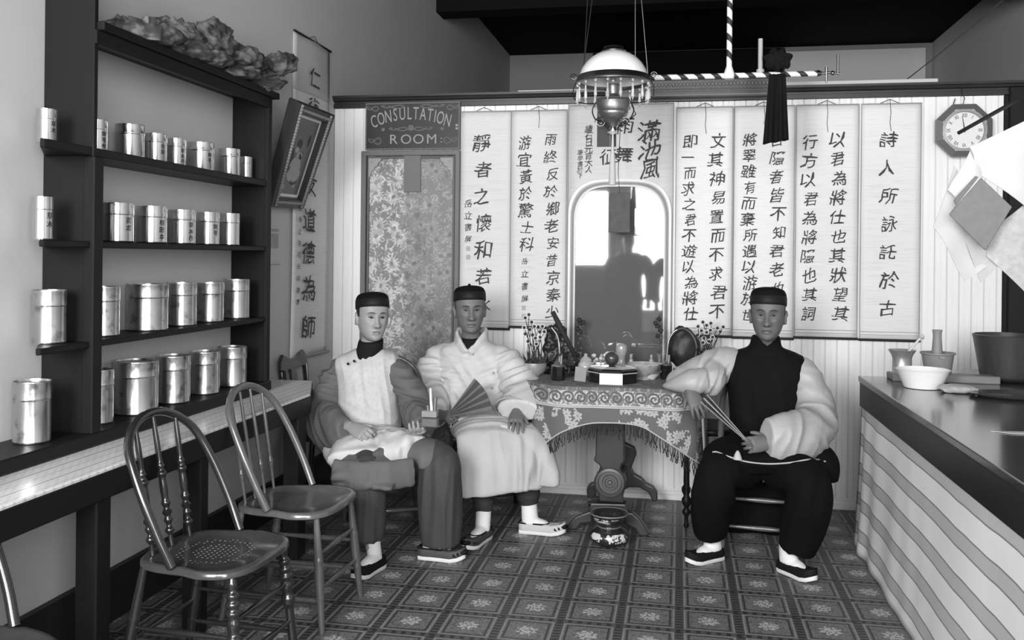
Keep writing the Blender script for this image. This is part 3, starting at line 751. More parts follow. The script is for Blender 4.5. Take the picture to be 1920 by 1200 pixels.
# ================================================================ octagonal wall clock
cc = at(1804, 246, Y=YB - .03); RO = .157
ck = thing('wall_clock', 'octagonal wooden wall clock hanging at the right of the scrolls', 'clock', (cc.x, YB, cc.z - RO))
MC = rot_frame((cc.x, YB - .04, cc.z), (1, 0, 0), (0, 0, 1))
def octo(r0, r1, d0, d1):
    mb = MB(); rr = [[], [], [], []]
    for i in range(9):
        a = PI / 8 + i * PI / 4; c, s = math.cos(a), math.sin(a)
        for q, (r, d) in enumerate(((r0, 0), (r0, d0), (r1, d1), (r1, 0))): rr[q].append(MC @ Vector((r * c, r * s, d)))
    rr.append(rr[0]); return mb.grid(rr)
M_CLK = mat('clock_case_wood', 92, .35, .15, 8.0)
part(ck, 'case', octo(RO, RO * .80, .03, .045), M_CLK, bevel=0)
part(ck, 'case_inset', octo(RO * .80, RO * .74, .03, .034), M_LIGHTF)
part(ck, 'back_box', MB().lathe([(.0001, -.035), (RO * .93, -.035), (RO * .93, .02), (.0001, .02)], 8, mtx=MC @ Matrix.Rotation(PI / 8, 4, 'Z'), caps=False), M_CLK)
part(ck, 'bezel', MB().lathe([(RO * .75, .02), (RO * .75, .04), (RO * .66, .044), (RO * .64, .034), (RO * .64, .02)], 40, mtx=MC, caps=False), M_GREYF, True)
part(ck, 'dial', MB().lathe([(.0001, .03), (RO * .66, .03), (RO * .66, .02)], 40, mtx=MC, caps=False), mat('clock_dial', 212, .5, .03))
nm_ = MB()
for i, s_ in enumerate(('XII', 'I', 'II', 'III', 'IIII', 'V', 'VI', 'VII', 'VIII', 'IX', 'X', 'XI')):
    a = PI / 2 - i * PI / 6; me = text_mesh(s_, .030, .0006)
    flat(me, MC @ Matrix.Translation((RO * .52 * math.cos(a), RO * .52 * math.sin(a), .0306)) @ Matrix.Rotation(a - PI / 2, 4, 'Z') @ Matrix.Diagonal((.75, 1, 1, 1)), nm_)
part(ck, 'numerals', nm_, mat('clock_print', 110, .6, .05), fixn=False)
part(ck, 'hands', MB().prism([(-.003, -.01), (.003, -.01), (.0015, .05), (-.0015, .05)], .001, MC @ Matrix.Translation((0, 0, .033)) @ Matrix.Rotation(-.9, 4, 'Z')).prism([(-.003, -.012), (.003, -.012), (.001, .078), (-.001, .078)], .001, MC @ Matrix.Translation((0, 0, .0345)) @ Matrix.Rotation(.15, 4, 'Z')), M_BLACKWOOD)
part(ck, 'hook', MB().tube([(cc.x + .005, YB - .02, cc.z + RO - .01), (cc.x + .012, YB - .025, cc.z + RO + .03), (cc.x + .0, YB - .02, cc.z + RO + .055), (cc.x + .004, YB - .01, 2.42)], .0025, 6).tube([(cc.x - .045, YB - .02, cc.z + RO - .005), (cc.x - .035, YB - .02, cc.z + RO + .028)], .0025, 6), M_DARK, True)
# ================================================================ hanging oil lamp
M_OPAL = mat('opal_glass_shade', 228, .12, .03, 4.0, spec=.6, coat=.4)
M_BRASS = mat('tarnished_brass', 120, .3, .2, 14.0, metal=1.0)
M_BRASSD = mat('dark_brass', 84, .35, .25, 14.0, metal=1.0)
M_CRYS = bpy.data.materials.new('crystal_glass'); M_CRYS.use_nodes = True
_b = M_CRYS.node_tree.nodes['Principled BSDF']; _b.inputs['Base Color'].default_value = (.9, .9, .9, 1); _b.inputs['Roughness'].default_value = .06
_b.inputs['Transmission Weight'].default_value = .75; _b.inputs['IOR'].default_value = 1.5
YL = 4.42
pL = at(1150, 150, Y=YL); lx = pL.x; zr = pL.z - .004
lm = thing('hanging_oil_lamp', 'hanging oil lamp with white dome shade and crystal prisms', 'lamp', (lx, YL, 1.80))
C0 = (lx, YL, zr)
RS = .170
part(lm, 'lamp_shade', MB().lathe([(RS, 0), (RS * .985, .02), (RS * .93, .05), (RS * .83, .08), (RS * .68, .107), (RS * .5, .127), (RS * .33, .139), (RS * .3, .139), (RS * .45, .120), (RS * .66, .098), (RS * .9, .046), (RS * .97, 0)], 40, C0, caps=False), M_OPAL, True, angle=0)
part(lm, 'crown_ring', MB().lathe([(RS * .34, .136), (RS * .36, .143), (RS * .3, .15), (RS * .28, .162), (RS * .18, .168), (RS * .16, .160)], 28, C0, caps=False), M_BRASS, True)
part(lm, 'shade_band', MB().lathe([(RS * 1.0, .022), (RS * 1.03, .016), (RS * 1.03, .004), (RS * 1.05, 0), (RS * 1.05, -.012), (RS * 1.0, -.016), (RS * .97, -.004), (RS * .97, .02)], 40, C0, caps=False), M_BRASS, True)
for i in range(18):
    a = 2 * PI * i / 18 + .1; px_, py_ = lx + RS * 1.02 * math.cos(a), YL + RS * 1.02 * math.sin(a)
    ln = .085 if i % 2 else .075
    mb = MB().lathe([(.0001, 0), (.005, -.004), (.006, -.010), (.0001, -.016)], 6, (px_, py_, zr - .016), caps=False)
    mb.lathe([(.0001, 0), (.0035, -.006), (.0075, -ln * .75), (.0001, -ln)], 6, (px_, py_, zr - .036), caps=False)
    part(lm, 'prism', mb, M_CRYS, label=None)
part(lm, 'oil_font', MB().lathe([(.0001, -.225), (.02, -.222), (.03, -.205), (.05, -.195), (.062, -.18), (.07, -.165), (.074, -.155), (.072, -.15), (.076, -.145), (.08, -.12), (.078, -.1), (.083, -.096), (.08, -.088), (.05, -.082), (.03, -.075), (.024, -.06), (.03, -.05), (.028, -.03), (.034, -.02), (.012, -.01), (.01, .02), (.0001, .02)], 32, (lx, YL, zr), caps=False), mat('embossed_font_metal', 138, .38, .35, 24.0, metal=.9, bump=.3, bscale=60), True)
part(lm, 'chimney', MB().lathe([(.022, -.02), (.03, .01), (.026, .05), (.02, .11), (.019, .16)], 20, C0, caps=False), M_CRYS, True, angle=0)
sc_ = MB()
def spiral(cx_, cz_, r0, turns, flip, y):
    pts = []
    for i in range(30):
        t = i / 29; a = t * turns * 2 * PI; r = r0 * (1 - t * .85)
        pts.append((cx_ + flip * r * math.cos(a), y, cz_ + r * math.sin(a)))
    sc_.tube(pts, .0020, 5)
for f in (1, -1):
    spiral(lx + f * (RS + .022), zr + .022, .018, 1.6, f, YL)
    spiral(lx + f * .058, zr - .205, .027, 1.8, f, YL - .03)
    sc_.tube([tuple(q) for q in catmull([(lx + f * .082, YL, zr - .1), (lx + f * .1, YL, zr - .14), (lx + f * .085, YL - .02, zr - .185), (lx + f * .05, YL - .03, zr - .205), (lx + f * .02, YL, zr - .235), (lx, YL, zr - .24)], 20)], .0032, 6)
    sc_.tube([tuple(q) for q in catmull([(lx + f * .08, YL, zr - .11), (lx + f * .15, YL, zr - .105), (lx + f * .19, YL, zr - .08), (lx + f * .192, YL, zr - .03), (lx + f * .175, YL, zr)], 20)], .003, 6)
sc_.tube([(lx + .02, YL - .01, zr - .23), (lx + .07, YL - .02, zr - .205), (lx + .11, YL - .01, zr - .165), (lx + .09, YL, zr - .12)], .003, 6)
part(lm, 'scroll_arms', sc_, M_BRASSD, True, label='curled brass scroll arms')
for xo, xt in ((-.145, -.125), (-.15, -.095), (.105, .10), (.165, .12)):
    part(lm, 'chain', MB().tube([(lx + xo, YL, zr + .03), (lx + xt, YL, zr + .5), (lx + xt * .9, YL, HC)], .0022, 5), M_BRASSD, True)
# finial with the pale pull tassel
part(lm, 'finial', MB().lathe([(.0001, -.262), (.012, -.258), (.03, -.25), (.012, -.243), (.006, -.235), (.0001, -.22)], 16, C0, caps=False), M_OPAL, True)
part(lm, 'tassel', MB().lathe([(.0001, -.505), (.016, -.505), (.018, -.50), (.013, -.38), (.008, -.34), (.006, -.30), (.004, -.26), (.0001, -.255)], 16, C0, caps=False), mat('pale_silk_tassel', 170, .7, .1, 40, stretch=(8, 8, .5)), True)
# dark little banner hung behind the lamp font
q0, q1 = at(1120, 222, Y=YL + .05), at(1155, 275, Y=YL + .05)
part(lm, 'charm_banner', MB().box(q0.x, q1.x - .03, YL + .045, YL + .05, q1.z, q0.z + .06).box(q1.x - .028, q1.x, YL + .05, YL + .055, q1.z - .0, q0.z + .06).tube([(q0.x + .05, YL + .047, q0.z + .06), (lx, YL + .02, zr - .1)], .002, 5), mat('dark_cloth_strip', 62, .85, .1, 20))
# brocade pouch that hangs on a cord below
q0, q1 = at(1142, 362, Y=5.2), at(1181, 436, Y=5.2)
bp = thing('brocade_pouch', 'dark brocade pouch dangling in front of the arched mirror', 'pouch', ((q0.x + q1.x) / 2, 5.2, q1.z))
part(bp, 'pouch', MB().box(q0.x, q1.x, 5.192, 5.208, q1.z, q0.z), mat('dark_brocade', 74, .7, .5, 26.0, bump=.4, bscale=40), bevel=.004, seg=2)
part(bp, 'cord', MB().tube([((q0.x + q1.x) / 2, 5.2, q0.z), ((q0.x + q1.x) / 2 - .01, 5.2, q0.z + .12), ((q0.x + q1.x) / 2 - .01, 5.46, 2.40)], .0022, 5), M_CORD, True)
# ================================================================ gas pendant wound with striped ribbon
YG = 4.80
def stripe_fn(u, v, w, vec, b):
    s = fract((u + w) / 0.085 + v * 3.0 - (absx(u - gx0) - absx(u - gx0)))
    return b * gt(s, 0.42) + grey(44) * (1.0 - gt(s, 0.42))
pv, pe0, pe1 = at(1367, 142, Y=YG), at(1212, 143, Y=YG), at(1532, 141, Y=YG)
gx0 = pv.x
M_RIB = mat('striped_ribbon', 222, .6, .05, 10.0, fn=stripe_fn)
gp = thing('gas_pendant', 'T-shaped gas pendant pipe wound with white and black striped ribbon', 'gas pendant', (pv.x, YG, pv.z))
part(gp, 'down_pipe', MB().tube([(pv.x, YG, HC), (pv.x, YG, pv.z)], .014, 12), M_RIB, True, local=False)
part(gp, 'cross_arm', MB().tube([(pe0.x, YG, pv.z), (pe1.x, YG, pv.z)], .014, 12), M_RIB, True)
part(gp, 'elbow', MB().lathe([(.014, .05), (.024, .02), (.03, 0), (.024, -.016), (.0001, -.018)], 16, (pv.x, YG, pv.z), caps=False), M_WHITE, True)
for f, xe in ((1, pe1.x), (-1, pe0.x)):
    bn = MB()
    bn.tube([(xe, YG, pv.z), (xe + f * .02, YG, pv.z)], [.018, .012], 10)
    bn.tube([(xe + f * .02, YG, pv.z), (xe + f * .06, YG, pv.z + .004), (xe + f * .11, YG, pv.z - .004)], .006, 8)
    bn.tube([(xe + f * .045, YG, pv.z - .05), (xe + f * .045, YG, pv.z + .03)], [.004, .007], 8)
    bn.ell((xe + f * .075, YG, pv.z), .012, 8, 6)
    bn.tube([(xe + f * .10, YG, pv.z), (xe + f * .10, YG, pv.z + .09)], .006, 8); part(gp, 'burner', bn, M_BRASS, True)

# dark cloth rosette with two tails tied to the cross arm
r0 = at(1458, 112, Y=YG - .02)
M_BLKCL = mat('black_crepe_cloth', 22, .9, .2, 10, bump=.2, spec=.1)
ro = thing('cloth_rosette', 'black cloth rosette with long tails tied on the striped gas pipe', 'ribbon', (r0.x, YG, 2.05))
me = MB().ell((0, 0, 0), (.068, .035, .058), 32, 20).mesh('k')
for v in me.vertices:
    q = v.co; a = math.atan2(q.z, q.x); q *= 1 + .12 * math.sin(7 * a) + .10 * mnoise.noise(q * 40); q.y += .012 * math.sin(9 * a + q.length * 120)
me.transform(Matrix.Translation((r0.x, YG - .022, r0.z)))
part(ro, 'knot', me, M_BLKCL, True, angle=0)
for k, (tx, bx0, bx1, zb_) in enumerate(((1447, 1430, 1456, 271), (1462, 1452, 1478, 268))):
    rows = []
    for j in range(16):
        t = j / 15; top, b0, b1 = at(tx, 148, Y=YG), at(bx0, zb_, Y=YG - .02), at(bx1, zb_, Y=YG - .02)
        xa, xb, z = top.x - .015 + (b0.x - top.x + .015) * t, top.x + .025 + (b1.x - top.x - .025) * t, top.z + .02 + (b0.z - top.z - .02) * t
        rows.append([(xa + (xb - xa) * q / 10, YG - .024 - .012 * k + .012 * math.sin(q * .9 + k) * (.4 + t), z + .012 * t * (q / 10)) for q in range(11)])
    part(ro, 'tail', MB().solid_sheet(rows, (0, .004, 0)), M_BLKCL, True, angle=0)
# pale upright strip behind the rosette
q0, q1 = at(1419, 80, Y=YG + .1), at(1427, 141, Y=YG + .1)
single('candle_tube', 'pale upright gas candle tube standing beside the black rosette', 'gas burner', MB().tube([(q0.x + .012, YG + .012, pv.z + .010), (q0.x + .012, YG + .02, q0.z)], .012, 12).tube([(q0.x + .012, YG + .012, pv.z + .01), (q0.x + .012, YG + .012, pv.z + .03)], .02, 12), mat('pale_porcelain', 165, .5, .05), (q0.x + .012, YG + .012, pv.z + .012), smooth=True)
# ================================================================ carved cornice on the rail
c0, c1 = at(1135, 166, Y=D - .07), at(1441, 166, Y=D - .07)
cr = thing('carved_cornice', 'dark carved and beaded cornice board on the rail above the mirror', 'cornice', ((c0.x + c1.x) / 2, D - .05, 2.378))
M_CARV = mat('carved_dark_wood', 66, .35, .25, 20.0)
M_CARVL = mat('worn_carving', 118, .4, .3, 50.0)
part(cr, 'board', MB().box(c0.x, c1.x, D - .100, D + .03, 2.378, 2.475), M_CARV, bevel=.004)
part(cr, 'top_moulding', MB().box(c0.x - .01, c1.x + .01, D - .125, D + .03, 2.47, 2.482).box(c0.x, c1.x, D - .112, D - .09, 2.378, 2.388).box(c0.x, c1.x, D - .108, D - .09, 2.402, 2.408), M_CARVL, bevel=.003)
cv = MB(); n_ = 46
for i in range(n_):
    x = c0.x + (c1.x - c0.x) * (i + .5) / n_
    cv.ell((x, D - .104, 2.445), (.0085, .01, .013), 8, 6)
    cv.tube([(x - .009, D - .105, 2.424), (x, D - .109, 2.416), (x + .009, D - .105, 2.424)], .004, 5)
part(cr, 'carved_beads', cv, M_CARVL, True)
# ================================================================ wire across the far room
w0, w1 = at(1690, 157, Y=D + .2), at(1830, 40, Y=D - .9)
single('wire', 'thin dark wire running up from the rail to the ceiling at the right', 'wire', MB().tube([w0, w0.lerp(w1, .5) - Vector((0, 0, .01)), w0.lerp(w1, 2.2)], .003, 5), M_CORD, tuple(w0))
# ================================================================ sheaf of papers on a slanting stick, right foreground
YP = 3.2
sa, sb = at(1796, 250, Y=YP), at(1925, 178, Y=YP - .1)
st = single('wooden_stick', 'dark slanting wooden stick over the clock face holding the hung papers', 'stick', MB().tube([sa, sa.lerp(sb, .5), sb.lerp(sa, -.6)], [(.006, .011), (.0065, .012), (.007, .013)], 4, up=(0, 1, 0)), M_DARK, tuple(sa))
def sheet_px(name, label, pts, Y, m, th=.003, cat='papers', curl=.02):
    c = [at(x, y, Y=Y) for x, y in pts]
    rows = []
    for j in range(9):
        a, b = c[0].lerp(c[3], j / 8), c[1].lerp(c[2], j / 8)
        rows.append([tuple(a.lerp(b, k / 8) + Vector((0, -curl * math.sin(PI * k / 8) * (.4 + .6 * j / 8) - curl * .6 * math.sin(j * .7), 0))) for k in range(9)])
    return single(name, label, cat, MB().solid_sheet(rows, (0, th, 0)), m, tuple(c[0]), 'papers hung at the right edge' if cat == 'papers' else None, smooth=True, angle=.5)
M_PAPER = mat('white_paper', 176, .8, .04, 6)
M_PAPER2 = mat('cream_paper', 164, .8, .06, 6)
M_NOTE = mat('grey_paper_cover', 98, .7, .2, 40.0, bump=.2, bscale=60)
sheet_px('hung_paper', 'large white sheet hanging topmost from the stick', [(1818, 276), (1925, 225), (1940, 400), (1835, 325)], YP + .01, M_PAPER)
sheet_px('hung_paper', 'white folded sheet hanging below the clock', [(1820, 280), (1845, 330), (1800, 385), (1778, 356)], YP + .02, M_PAPER)
sheet_px('hung_paper', 'long pale sheet hanging lowest beneath the grey notebook', [(1790, 310), (1750, 425), (1812, 528), (1870, 480)], YP + .06, M_PAPER2, curl=.03)
sheet_px('hung_paper', 'pale lined sheet curling out under the notebook cover', [(1800, 430), (1845, 410), (1900, 470), (1840, 530)], YP + .045, mat('ruled_paper', 152, .8, .12, 30), curl=.01)
nb_ = thing('notebook', 'grey covered notebook hanging at an angle among the papers', 'notebook', at(1830, 420, Y=YP - .03))
def nslab(pts, Y, th):
    c = [at(x, y, Y=Y) for x, y in pts]; return MB().solid_sheet([[tuple(c[0]), tuple(c[1])], [tuple(c[3]), tuple(c[2])]], (0, th, 0))
part(nb_, 'front_cover', nslab([(1840, 333), (1898, 388), (1848, 470), (1780, 402)], YP - .035, .006), M_NOTE, bevel=.002)
part(nb_, 'pages', nslab([(1836, 331), (1893, 386), (1846, 466), (1784, 398)], YP - .029, .014), M_PAPER2)
part(nb_, 'back_cover', nslab([(1830, 329), (1890, 384), (1845, 468), (1788, 376)], YP - .014, .006), M_NOTE, bevel=.002)
sheet_px('hung_paper', 'grey printed sheet behind the notebook at the frame edge', [(1860, 430), (1925, 380), (1935, 560), (1850, 480)], YP + .03, mat('grey_newsprint', 150, .8, .3, 45), curl=.01)
# ================================================================ shop counter on the right
M_CTOP = mat('polished_dark_counter', 56, .16, .25, 3.0, stretch=(6, .6, 6), spec=.6, coat=.35)
def cstripe_fn(u, v, w, vec, b):
    f = fract((w + 0.012 + nz(comb(v * 1.0, 0.0, 0.0), 2.0, 2.0) * 0.03) / 0.146)
    band = gt(f, 0.02) * lt(f, 0.64)
    edge = mx(lt(absx(f - 0.02), 0.02), lt(absx(f - 0.64), 0.02))
    weave = sinx(v * 900.0) * sinx(w * 900.0) * 0.02
    g = b + weave
    g = g + (grey(168) - g) * (1.0 - band) * 0.85
    return g + (grey(124) - g) * edge
M_STRIPE = mat('striped_counter_cloth', 222, .85, .10, 3.0, fn=cstripe_fn)
XC, CE = .892, 4.83
ct = thing('shop_counter', 'long dark topped counter with striped cloth hung along its front', 'counter', (1.3, 3.5, 0))
part(ct, 'countertop', MB().box(XC, 1.78, .2, CE, .822, .85), M_CTOP, bevel=.004, seg=2)
part(ct, 'apron', MB().box(XC + .006, XC + .03, .2, CE - .01, .700, .822).box(XC + .006, 1.78, CE - .03, CE - .01, .70, .822), mat('dark_scuffed_apron', 32, .4, .6, 2.6, stretch=(3, .7, 3)), bevel=.002)
rows = []
for j in range(25):
    z = .004 + .72 * j / 24; t = 1 - j / 24.0; r = []
    for k in range(181):
        y = CE - .012 - (CE - .6) * k / 180.0
        fold = .012 * math.sin(k * .55 + 1.3 * math.sin(k * .13)) * math.exp(-k / 22.0) * (0.3 + t) + .003 * math.sin(y * 9 + z * 3)
        r.append((XC + .012 - .012 * t + fold * .9 - (.018 * t * t), y + fold * .4, z))
    rows.append(r)
part(ct, 'front_cloth', MB().solid_sheet(rows, (.004, 0, 0)), M_STRIPE, True, angle=0)
part(ct, 'carcass', MB().box(XC + .05, 1.76, .25, CE - .03, 0, .82), M_DARK)
ZC = .8505
# wooden board with the two mortars
bd_ = [at(1651, 704, Z=ZC), at(1812, 716, Z=ZC), at(1790, 700, Z=ZC)]
single('wooden_tray', 'low wooden tray on the counter end under both mortars', 'tray', MB().box(1.02, 1.50, 4.66, 4.80, ZC, ZC + .03).box(1.02, 1.50, 4.655, 4.67, ZC, ZC + .036), mat('brown_tray_wood', 110, .5, .2, 6, stretch=(1, 6, 6)), (1.26, 4.73, ZC), bevel=.004)
def lathe_thing(name, label, cat, base, prof, m, n=32):
    t = thing(name, label, cat, base); return t
ZT = ZC + .031
p = at(1692, 695, Y=4.72); s = mpp(p); k = .96
mo = thing('brass_mortar', 'pale metal mortar with flared rim and slanting pestle', 'mortar', (p.x, 4.73, ZT))
h = 44 * s
part(mo, 'bowl', MB().lathe([(.0001, 0), (19 * s, 0), (19 * s, .006), (17.5 * s, .01), (17 * s, h * .62), (19 * s, h * .78), (25 * s, h), (23 * s, h), (16 * s, h * .75), (14 * s, h * .3), (.0001, h * .25)], 36, (p.x, 4.73, ZT), caps=False), mat('pale_brass_mortar', 180, .35, .15, 8, metal=.7), True)
part(mo, 'pestle', MB().tube([(p.x - .01, 4.73, ZT + h * .5), (p.x + 33 * s, 4.73, ZT + h + 24 * s)], [.007, .006], 10).tube([(p.x + 32 * s, 4.73, ZT + h + 22 * s), (p.x + 34 * s, 4.73, ZT + h + 25 * s), (p.x + 37 * s, 4.73, ZT + h + 29 * s)], [.007, .016, .008], 12), mat('bone_pestle', 190, .4, .05), True)
p = at(1759, 695, Y=4.72); h = 41 * s
mo = thing('grey_mortar', 'grey bucket shaped mortar with an upright wooden pestle', 'mortar', (p.x, 4.73, ZT))
part(mo, 'bowl', MB().lathe([(.0001, 0), (22 * s, 0), (23 * s, .004), (28 * s, h * .9), (31 * s, h * .93), (31 * s, h), (28 * s, h), (20 * s, h * .3), (.0001, h * .25)], 36, (p.x, 4.73, ZT), caps=False).box(p.x - .012, p.x + .012, 4.73 - 30 * s, 4.73 - 26 * s, ZT + h * .78, ZT + h * .9), mat('grey_cast_iron', 124, .45, .1, 10), True)
part(mo, 'pestle', MB().lathe([(.0001, .02), (10 * s, .02), (9.5 * s, h), (7.5 * s, h + 30 * s), (8 * s, h + 38 * s), (8.8 * s, h + 40 * s), (8.8 * s, h + 42 * s), (.0001, h + 42.5 * s)], 24, (p.x - .003, 4.73, ZT), caps=False), mat('worn_pestle_wood', 130, .5, .15, 10), True)
p = at(1730, 727, Z=ZC); s = mpp(p)
single('white_bowl', 'wide white bowl on the counter in front of the mortars', 'bowl', MB().lathe([(.0001, 0), (31 * s, 0), (33 * s, .003), (46 * s, 32 * s), (48 * s, 35 * s), (46.5 * s, 35.5 * s), (44 * s, 32 * s), (30 * s, 6 * s), (.0001, 5 * s)], 44, (p.x, p.y, ZC), caps=False), mat('white_glaze', 226, .25, .02, coat=.4), (p.x, p.y, ZC), smooth=True)
# tray and dark pot
p = at(1890, 712, Z=ZC); s = mpp(p)
single('round_tray', 'dark round lipped tray under the big dark pot', 'tray', MB().lathe([(.0001, 0), (70 * s, 0), (80 * s, .012), (82 * s, .02), (79 * s, .02), (68 * s, .006), (.0001, .006)], 48, (p.x, p.y + .05, ZC), caps=False), mat('dark_lacquer', 48, .2, .2, 6, coat=.4), (p.x, p.y + .05, ZC), smooth=True)
single('dark_pot', 'large dark tapered pot standing on the round tray', 'pot', MB().lathe([(.0001, 0), (44 * s, 0), (46 * s, .004), (58 * s, 72 * s), (60 * s, 80 * s), (57 * s, 81 * s), (54 * s, 70 * s), (42 * s, 8 * s), (.0001, 7 * s)], 40, (p.x + .01, p.y + .05, ZC + .007), caps=False), mat('dark_wooden_pot', 56, .4, .35, 8, stretch=(5, 5, .6)), (p.x + .01, p.y + .05, ZC + .007), smooth=True)
p = at(1845, 740, Z=ZC)
single('oval_tray', 'shallow dark oval tray with pale edge near the counter middle', 'tray', MB().lathe([(.0001, 0), (.17, 0), (.2, .012), (.204, .016), (.196, .016), (.165, .005), (.0001, .005)], 40, (0, 0, 0), Matrix.Translation((p.x + .16, p.y - .05, ZC)) @ Matrix.Diagonal((1.15, .62, 1, 1)), caps=False), mat('dark_oval_lacquer', 60, .2, .2, 6, coat=.5), (p.x + .16, p.y - .05, ZC), smooth=True)
me = MB().ell((0, 0, 0), (.075, .05, .022), 24, 14).mesh('r')
for v in me.vertices: v.co *= 1 + .25 * mnoise.noise(v.co * 45); v.co.z = max(v.co.z, -.016)
p = at(1800, 733, Z=ZC + .012); me.transform(Matrix.Translation((p.x, p.y + .03, ZC + .017)))
single('dried_root', 'pale crinkled dried root lying beside the oval tray', 'root', me, mat('dried_root', 150, .8, .3, 30), (p.x, p.y + .03, ZC + .001), smooth=True)
p = at(1893, 812, Z=ZC)
single('counter_paper', 'small white paper at the right edge of the counter', 'paper', MB().solid_sheet([[(p.x - .055, p.y + .01, ZC + .001), (p.x + .3, p.y + .07, ZC + .001)], [(p.x - .0, p.y - .02, ZC + .001), (p.x + .32, p.y - .03, ZC + .001)]], (0, 0, .0015)), M_PAPER, (p.x, p.y, ZC + .001))
# ================================================================ pedestal table
ZT2 = .775
M_CARVW = mat('dark_carved_walnut', 44, .38, .3, 8.0, bump=.1)
M_CARVE = mat('walnut_edges', 76, .4, .25, 20)
tb2 = thing('pedestal_table', 'carved dark pedestal table with scroll feet under the fringed cloth', 'table', (-.36, 5.03, 0))
def pl_at(x, Y=4.80): return at(x, 800, Y=Y).x
Yf = 4.82
def outl(pts, Y, th, mb, sx=1.0):
    c = [at(x, y, Y=Y) for x, y in pts]
    mb.prism([(p.x, p.z) for p in c], th, Matrix(((1, 0, 0, 0), (0, 0, 1, Y), (0, 1, 0, 0), (0, 0, 0, 1))))
    return mb
slab = [(1119, 790), (1117, 850), (1114, 862), (1124, 870), (1128, 878), (1120, 886), (1114, 898), (1116, 914), (1123, 925), (1124, 938), (1170, 941), (1168, 927), (1172, 915), (1175, 900), (1170, 888), (1163, 880), (1166, 870), (1172, 864), (1171, 850), (1172, 792)]
part(tb2, 'front_pillar', outl(slab, Yf, .055, MB()), M_CARVW, bevel=.008, seg=2)
rc = at(1144, 904, Y=Yf - .03)
part(tb2, 'rosette', MB().lathe([(.0001, .026), (.010, .024), (.014, .012), (.024, .012), (.028, .020), (.038, .020), (.042, .010), (.058, .010), (.062, .022), (.074, .018), (.076, 0)], 36, mtx=rot_frame(rc, (1, 0, 0), (0, 0, 1)) , caps=False), M_CARVE, True)
part(tb2, 'front_plinth', outl([(1108, 940), (1106, 951), (1112, 954), (1112, 972), (1172, 976), (1173, 959), (1178, 955), (1174, 942)], Yf - .005, .085, MB()), M_CARVW, bevel=.006, seg=2)
rear = [(1170, 790), (1172, 830), (1190, 838), (1194, 850), (1188, 866), (1184, 876), (1190, 888), (1204, 896), (1212, 905), (1226, 912), (1233, 922), (1233, 938), (1224, 938), (1216, 922), (1200, 912), (1178, 912), (1168, 920), (1150, 905), (1150, 790)]
part(tb2, 'rear_pillar', outl(rear, 5.22, .06, MB()), M_CARVW, bevel=.008, seg=2)
part(tb2, 'centre_post', MB().box(-.40, -.32, 4.84, 5.2, .45, .74).box(-.43, -.28, 4.82, 5.22, .16, .26), M_CARVW, bevel=.01)
for k, pts in enumerate(([(1110, 956), (1092, 962), (1078, 968), (1068, 978), (1063, 988), (1070, 993), (1082, 990), (1090, 980), (1112, 978)], [(1172, 958), (1186, 960), (1198, 970), (1208, 984), (1217, 1000), (1210, 1004), (1198, 1002), (1192, 990), (1172, 980)], [(1138, 905), (1118, 903), (1106, 908), (1101, 918), (1102, 930), (1110, 934), (1118, 926), (1136, 930)])):
    Yq = [4.79, 4.76, 5.24][k]
    f_ = part(tb2, 'foot', outl(pts, Yq, .05, MB()), M_CARVW, bevel=.008, seg=2)
    a, b = [(1075, 996), (1206, 1007), (1106, 936)][k]
    q = at(a, b, Y=Yq); zc = max(.016, q.z * .5)
    part(f_, 'caster', MB().ell((q.x, Yq, .017), (.010, .017, .017), 12, 8).box(q.x - .006, q.x + .006, Yq - .006, Yq + .006, .02, max(.05, q.z + .03)), M_BRASSD, True)
    g_ = [tuple(at(x, y - 1, Y=Yq - .027)) for x, y in pts[1:5]]
    part(f_, 'foot_carving', MB().tube([tuple(q_) for q_ in catmull(g_, 12)], .004, 5), M_CARVE, True)
part(tb2, 'tabletop', MB().prism([(-.86, 4.93), (-.76, 4.72), (-.62, 4.62), (-.36, 4.64), (-.13, 4.66), (-.02, 4.68), (.08, 4.90), (.10, 5.40), (-.86, 5.40)], .035, Matrix.Translation((0, 0, ZT2 - .020))), M_CARVW, bevel=.006)
# ---- cloth: top outline (plan) with the drop at each point
def cloth_fn(u, v, w, vec, b):
    z = 0.0 - w                                            # distance below the table edge
    isd = gt(z, 0.012)
    s = u + v * 0.35
    # upper scroll border
    ph = s / 0.062
    cx_ = (fract(ph) - 0.5) * 0.062; cz_ = z - 0.050
    r = sqrtx(cx_ * cx_ + cz_ * cz_); th = at2(cz_, cx_)
    spir = gt(sinx(r * 330.0 + th * 1.0), 0.0) * lt(r, 0.034)
    leafs = gt(nz(comb(s * 30.0, w * 30.0), 1.3, 2.0, dist=1.0), 0.50)
    border = gt(z, 0.014) * lt(z, 0.086)
    g = b + (0.0 - b) * 0.0
    bord = grey(172) + (grey(84) - grey(172)) * mx(spir, leafs * 0.75)
    g = g + (bord - g) * border
    rim = gt(z, 0.086) * lt(z, 0.100)
    g = g + (grey(178) - g) * rim
    g = g - lt(absx(z - 0.093), 0.0022) * 0.2
    # bouquets on the dark ground below
    a, c, _ = flowers(s + nz(comb(s * 20.0, w * 20.0), 1.0) * 0.02, w, 21.0, 7, 0.55, 1.0)
    bq = gt(nz(comb(s * 7.0, w * 4.0), 1.0, 1.0), 0.50)
    fl = a * bq * gt(z, 0.104)
    g = g + (grey(168) - g) * fl * 0.9
    g = g - c * bq * gt(z, 0.104) * 0.12
    # faint figuring on the top
    t = step(nz(comb(u * 22.0, v * 22.0), 1.0, 3.0, dist=1.5), 0.5, 0.58)
    top = grey(98) + t * 0.10
    return top + (g - top) * isd
M_CLOTH = mat('figured_tablecloth', 92, .85, .08, 20, fn=cloth_fn, bump=.15, bscale=120)
